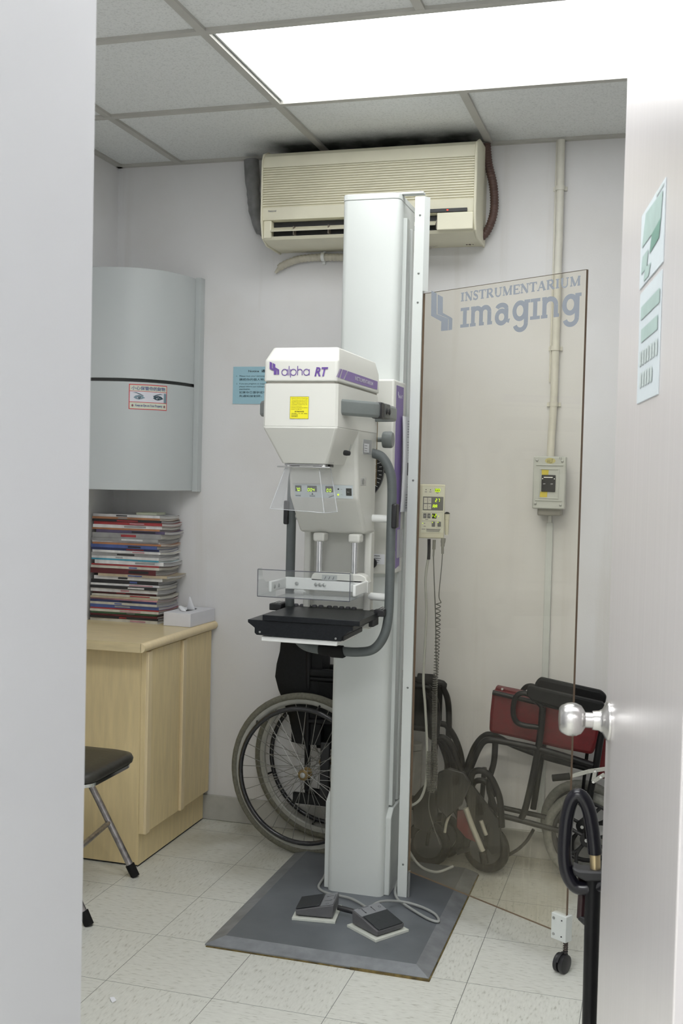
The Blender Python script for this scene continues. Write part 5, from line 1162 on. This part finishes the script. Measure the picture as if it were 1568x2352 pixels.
# near side frame
rod([(1362, 1758), (1300, 1738), (1240, 1721), (1180, 1708), (1132, 1700), (1112, 1703), (1098, 1722), (1086, 1750), (1074, 1780), (1062, 1815)], YN, name='seat_tube')
rod([(1370, 1770), (1300, 1752), (1250, 1738), (1180, 1712), (1135, 1690), (1112, 1690), (1090, 1715), (1072, 1760), (1050, 1810)], YFR, name='seat_tube')
rod([(1246, 1625), (1240, 1690), (1226, 1770), (1208, 1850), (1197, 1880)], YN, .0115, 'front_post'); rod([(1252, 1615), (1250, 1690), (1236, 1780), (1224, 1858)], YFR, .011, 'front_post')
rod([(1140, 1852), (1180, 1861), (1240, 1874), (1300, 1890)], YFR, .009, 'lower_tube'); rod([(1145, 1872), (1190, 1883), (1238, 1896), (1300, 1912)], YN, .0095, 'lower_tube')
rod([(1137, 1705), (1134, 1750), (1122, 1800), (1132, 1845), (1145, 1872)], YN, .0105, 'caster_post'); 
rod([(1245, 1624), (1222, 1600), (1200, 1592), (1185, 1600), (1178, 1625), (1181, 1650), (1196, 1664), (1240, 1671)], YN, .009, 'arm_loop')
rod([(1250, 1612), (1230, 1580), (1212, 1576), (1200, 1586), (1195, 1600)], YFR, .009, 'arm_loop')
rod([(1388, 1660), (1378, 1700), (1368, 1760), (1352, 1840), (1350, 1925)], YN, .012, 'back_post')
rod([(1356, 1660), (1349, 1720), (1340, 1800), (1336, 1850)], YFR, .006, 'brake_rod'); rod([(1330, 1700), (1352, 1720)], YFR, .006, 'brake_rod')
rod([(1225, 1905), (1210, 1930), (1190, 1950), (1165, 1965)], YFR, .006, 'cable')
def slab(name, pxs, y0, y1, mat, bev_=.006):
    q = [Wp(a, c, y0) for a, c in pxs]; return B().prism(q, (0, y1-y0, 0)).build(name, mat, w2, bevel=bev_, seg=3)
slab('armrest', [(1210, 1578), (1216, 1577), (1384, 1615), (1388, 1625), (1384, 1652), (1376, 1654), (1222, 1610), (1208, 1598)], 3.685, 3.72, vinyl_black, .008)
slab('armrest', [(1229, 1566), (1240, 1557), (1380, 1588), (1392, 1600), (1389, 1618), (1378, 1618), (1232, 1588), (1226, 1578)], 3.82, 3.855, vinyl_black, .008)
slab('seat_cloth', [(1130, 1585), (1200, 1600), (1290, 1618), (1380, 1640), (1374, 1700), (1360, 1735), (1290, 1722), (1200, 1700), (1122, 1683), (1124, 1640)], 3.735, 3.80, red_vinyl, .012)
slab('seat_edge', [(1138, 1577), (1200, 1590), (1200, 1600), (1136, 1588)], 3.76, 3.80, red_vinyl, .004)
slab('back_cloth', [(1366, 1690), (1400, 1600), (1404, 1700), (1396, 1790), (1372, 1790)], 3.76, 3.81, red_vinyl, .008)
rod([(1131, 1590), (1200, 1606), (1260, 1620), (1330, 1636)], 3.725, .008, 'seat_rail')
for a, c in ((1153, 1583), (1232, 1608)): B().lathe([(0, .0045), (.003, .003)], Wp(a, c, 3.716), (0, -1, 0), 10).build('rivet', chrome, w2)
rod([(1268, 1787), (1290, 1785), (1308, 1783)], 3.66, .0115, 'brake_grip', rubber)
lev = M('pale grey brake lever', (.50, .50, .47), .4, .3, var=.05)
def strap(name, p, q, y): 
    a, c = Wp(*p, y), Wp(*q, y); d = (c-a).normalized(); n_ = Vector((-d.z, 0, d.x))*.0065
    B().prism([a+n_, c+n_, c-n_, a-n_], (0, .004, 0)).build(name, lev, w2, bevel=.001)
strap('brake_lever', (1311, 1783), (1352, 1772), 3.66); strap('brake_lever', (1350, 1772), (1392, 1766), 3.656); strap('brake_link', (1366, 1772), (1362, 1795), 3.652); strap('brake_link', (1361, 1796), (1388, 1779), 3.648)
for a, c in ((1366, 1771), (1362, 1796), (1379, 1785)): B().lathe([(0, .005), (.003, .004)], Wp(a, c, 3.648), (0, -1, 0), 12).build('rivet', chrome, w2)
# front castors, footrests with red heel loops
for (px_, py_), y in (((1118, 1868), 3.72), ((1100, 1845), 3.85)):
    c_ = Wp(px_, py_, y); c_.z = .092
    cw = B().tube(circ(c_, e2_, .070, 40), .0155, 10, True).build('caster_wheel', rubber, w2, ang=80); B().lathe([(-.011, .055), (.011, .055)], c_, (0, 1, 0), 24).build('caster_disc', M('dark grey wheel disc', (.05, .05, .05)), cw)
    T(c_+Vector((0, -.024, 0)), c_+Vector((.008, -.022, .09)), c_+Vector((.01, 0, .14)), c_+Vector((.015, 0, .24)), r=.009, par=w2, name='caster_fork')
rod([(1078, 1800), (1086, 1775), (1104, 1770), (1122, 1780), (1137, 1805), (1148, 1840), (1152, 1900)], 3.66, .011, 'footrest_tube')
rod([(1080, 1815), (1090, 1796), (1106, 1793), (1122, 1803), (1134, 1830)], 3.72, .010, 'footrest_tube')
al = M('dull aluminium bar', (.50, .48, .40), .4, .4, var=.08)
rod([(1069, 1856), (1083, 1895), (1108, 1955)], 3.62, .0095, 'footrest_bar', al); rod([(1104, 1885), (1116, 1918)], 3.66, .007, 'footrest_bar', al)
rod([(1108, 1955), (1110, 1968), (1113, 1982)], 3.62, .013, 'bar_foot', rubber)
slab('heel_strap', [(1050, 1862), (1068, 1862), (1092, 1935), (1070, 1925), (1048, 1900)], 3.64, 3.655, red_vinyl, .002)
slab('footplate', [(1068, 1795), (1082, 1800), (1150, 1890), (1150, 1960), (1128, 1965), (1072, 1870)], 3.69, 3.705, M('dark footplate', (.010, .010, .010)), .004)
slab('footplate', [(960, 1890), (985, 1860), (1010, 1880), (1000, 1960), (965, 1970)], 3.72, 3.735, M('dark footplate', (.010, .010, .010)), .004) if False else None
# front frame of the black wheelchair seen through the screen
for y, dx_ in ((3.62, 0), (3.70, -14)):
    T(*[Wp(a+dx_, c, y) for a, c in ((985, 1592), (1000, 1610), (1004, 1650), (1003, 1690), (1018, 1694), (1036, 1710), (1050, 1745), (1064, 1790))], r=.0105, par=w1, name='front_tube')
for y, q in ((3.60, [(1005, 1775), (1030, 1765), (1065, 1775), (1080, 1800), (1060, 1850), (1025, 1880), (1000, 1850)]), (3.66, [(945, 1835), (975, 1800), (1000, 1812), (1005, 1870), (985, 1915), (950, 1900)])):
    B().prism([Wp(a, c, y) for a, c in q], (0, .018, 0)).build('footplate', M('dark footplate', (.010, .010, .010)), w1, bevel=.004)
T(*[Wp(a, c, 3.62) for a, c in ((1034, 1868), (1025, 1890), (1021, 1912))], r=.005, par=w1, name='footplate_bar', mat=al)

# ================================================================= HOOP HANDLED STAND (right foreground)
hs_ = thing('hoop_stand', 'black stand with a padded oval hoop handle beside the open door', 'stand', (-.10, 2.3, 0))
HY = 2.30
hoop = [Wp(a, c, HY-.0) for a, c in ((1366, 1960), (1360, 1905), (1352, 1862), (1340, 1835), (1326, 1826), (1313, 1838), (1303, 1870), (1298, 1910), (1296, 1950), (1298, 1985), (1306, 2015), (1322, 2036), (1345, 2040), (1368, 2034), (1385, 2024))]
pad = M('black padded hoop', (.007, .0065, .011), .25, var=.1)
B().tube(smoothpath(hoop, 6), .0143, 18).build('hoop', pad, hs_, ang=80)
B().tube([Wp(1366, 1962, HY), Wp(1367, 2000, HY)], .0108, 18).build('gold_ferrule', M('brassy ferrule', (.55, .44, .26), .3, .8, var=.15), hs_)
B().tube([Wp(1367, 1999, HY), Wp(1367, 2012, HY)], .0125, 18).build('grey_collar', M('dark grey collar', (.10, .10, .11), .4), hs_)
B().prism([Wp(a, c, HY-.02) for a, c in ((1312, 1992), (1330, 2000), (1385, 2003), (1392, 2010), (1392, 2025), (1345, 2026), (1318, 2012))], (0, .04, 0)).build('clamp', black_plastic, hs_, bevel=.005)
pb = Wp(1362, 2015, HY)
B().tube([pb, Vector((pb.x+.004, pb.y, .02))], .0158, 18).build('post', black_tube, hs_)
B().tube([Wp(1335, 2005, HY+.02), Wp(1336, 2060, HY+.02), Wp(1333, 2108, HY+.02)], .0085, 14).build('side_strut', M('black cherry strut', (.03, .012, .014), .3), hs_)
B().prism([Wp(a, c, HY+.01) for a, c in ((1325, 2112), (1332, 2104), (1348, 2110), (1352, 2130), (1340, 2126))], (0, .02, 0)).build('strut_foot', black_plastic, hs_, bevel=.003)
b = B()
for a in (100, 220, 340):
    d = Vector((math.cos(math.radians(a)), math.sin(math.radians(a)), 0)); b.tube([(pb.x+.004, pb.y, .045), Vector((pb.x+.004, pb.y, .012))+d*.13], .010, 10)
b.build('base_leg', black_tube, hs_)
# scrap of paper
tag(B().add([W(252, 2291, 2, .001), W(262, 2290, 2, .003), W(267, 2298, 2, .001), W(258, 2303, 2, .002), W(254, 2297, 2, .004)], [(0, 1, 2), (0, 2, 3, 4)]).prism([W(252, 2291, 2, .0), W(262, 2290, 2, .0), W(267, 2298, 2, .0), W(258, 2303, 2, .0)], (0, 0, .0006)).build('paper_scrap', paper, smooth=False), 'tiny white paper scrap on the floor tiles in front of the base plate', 'paper scrap')
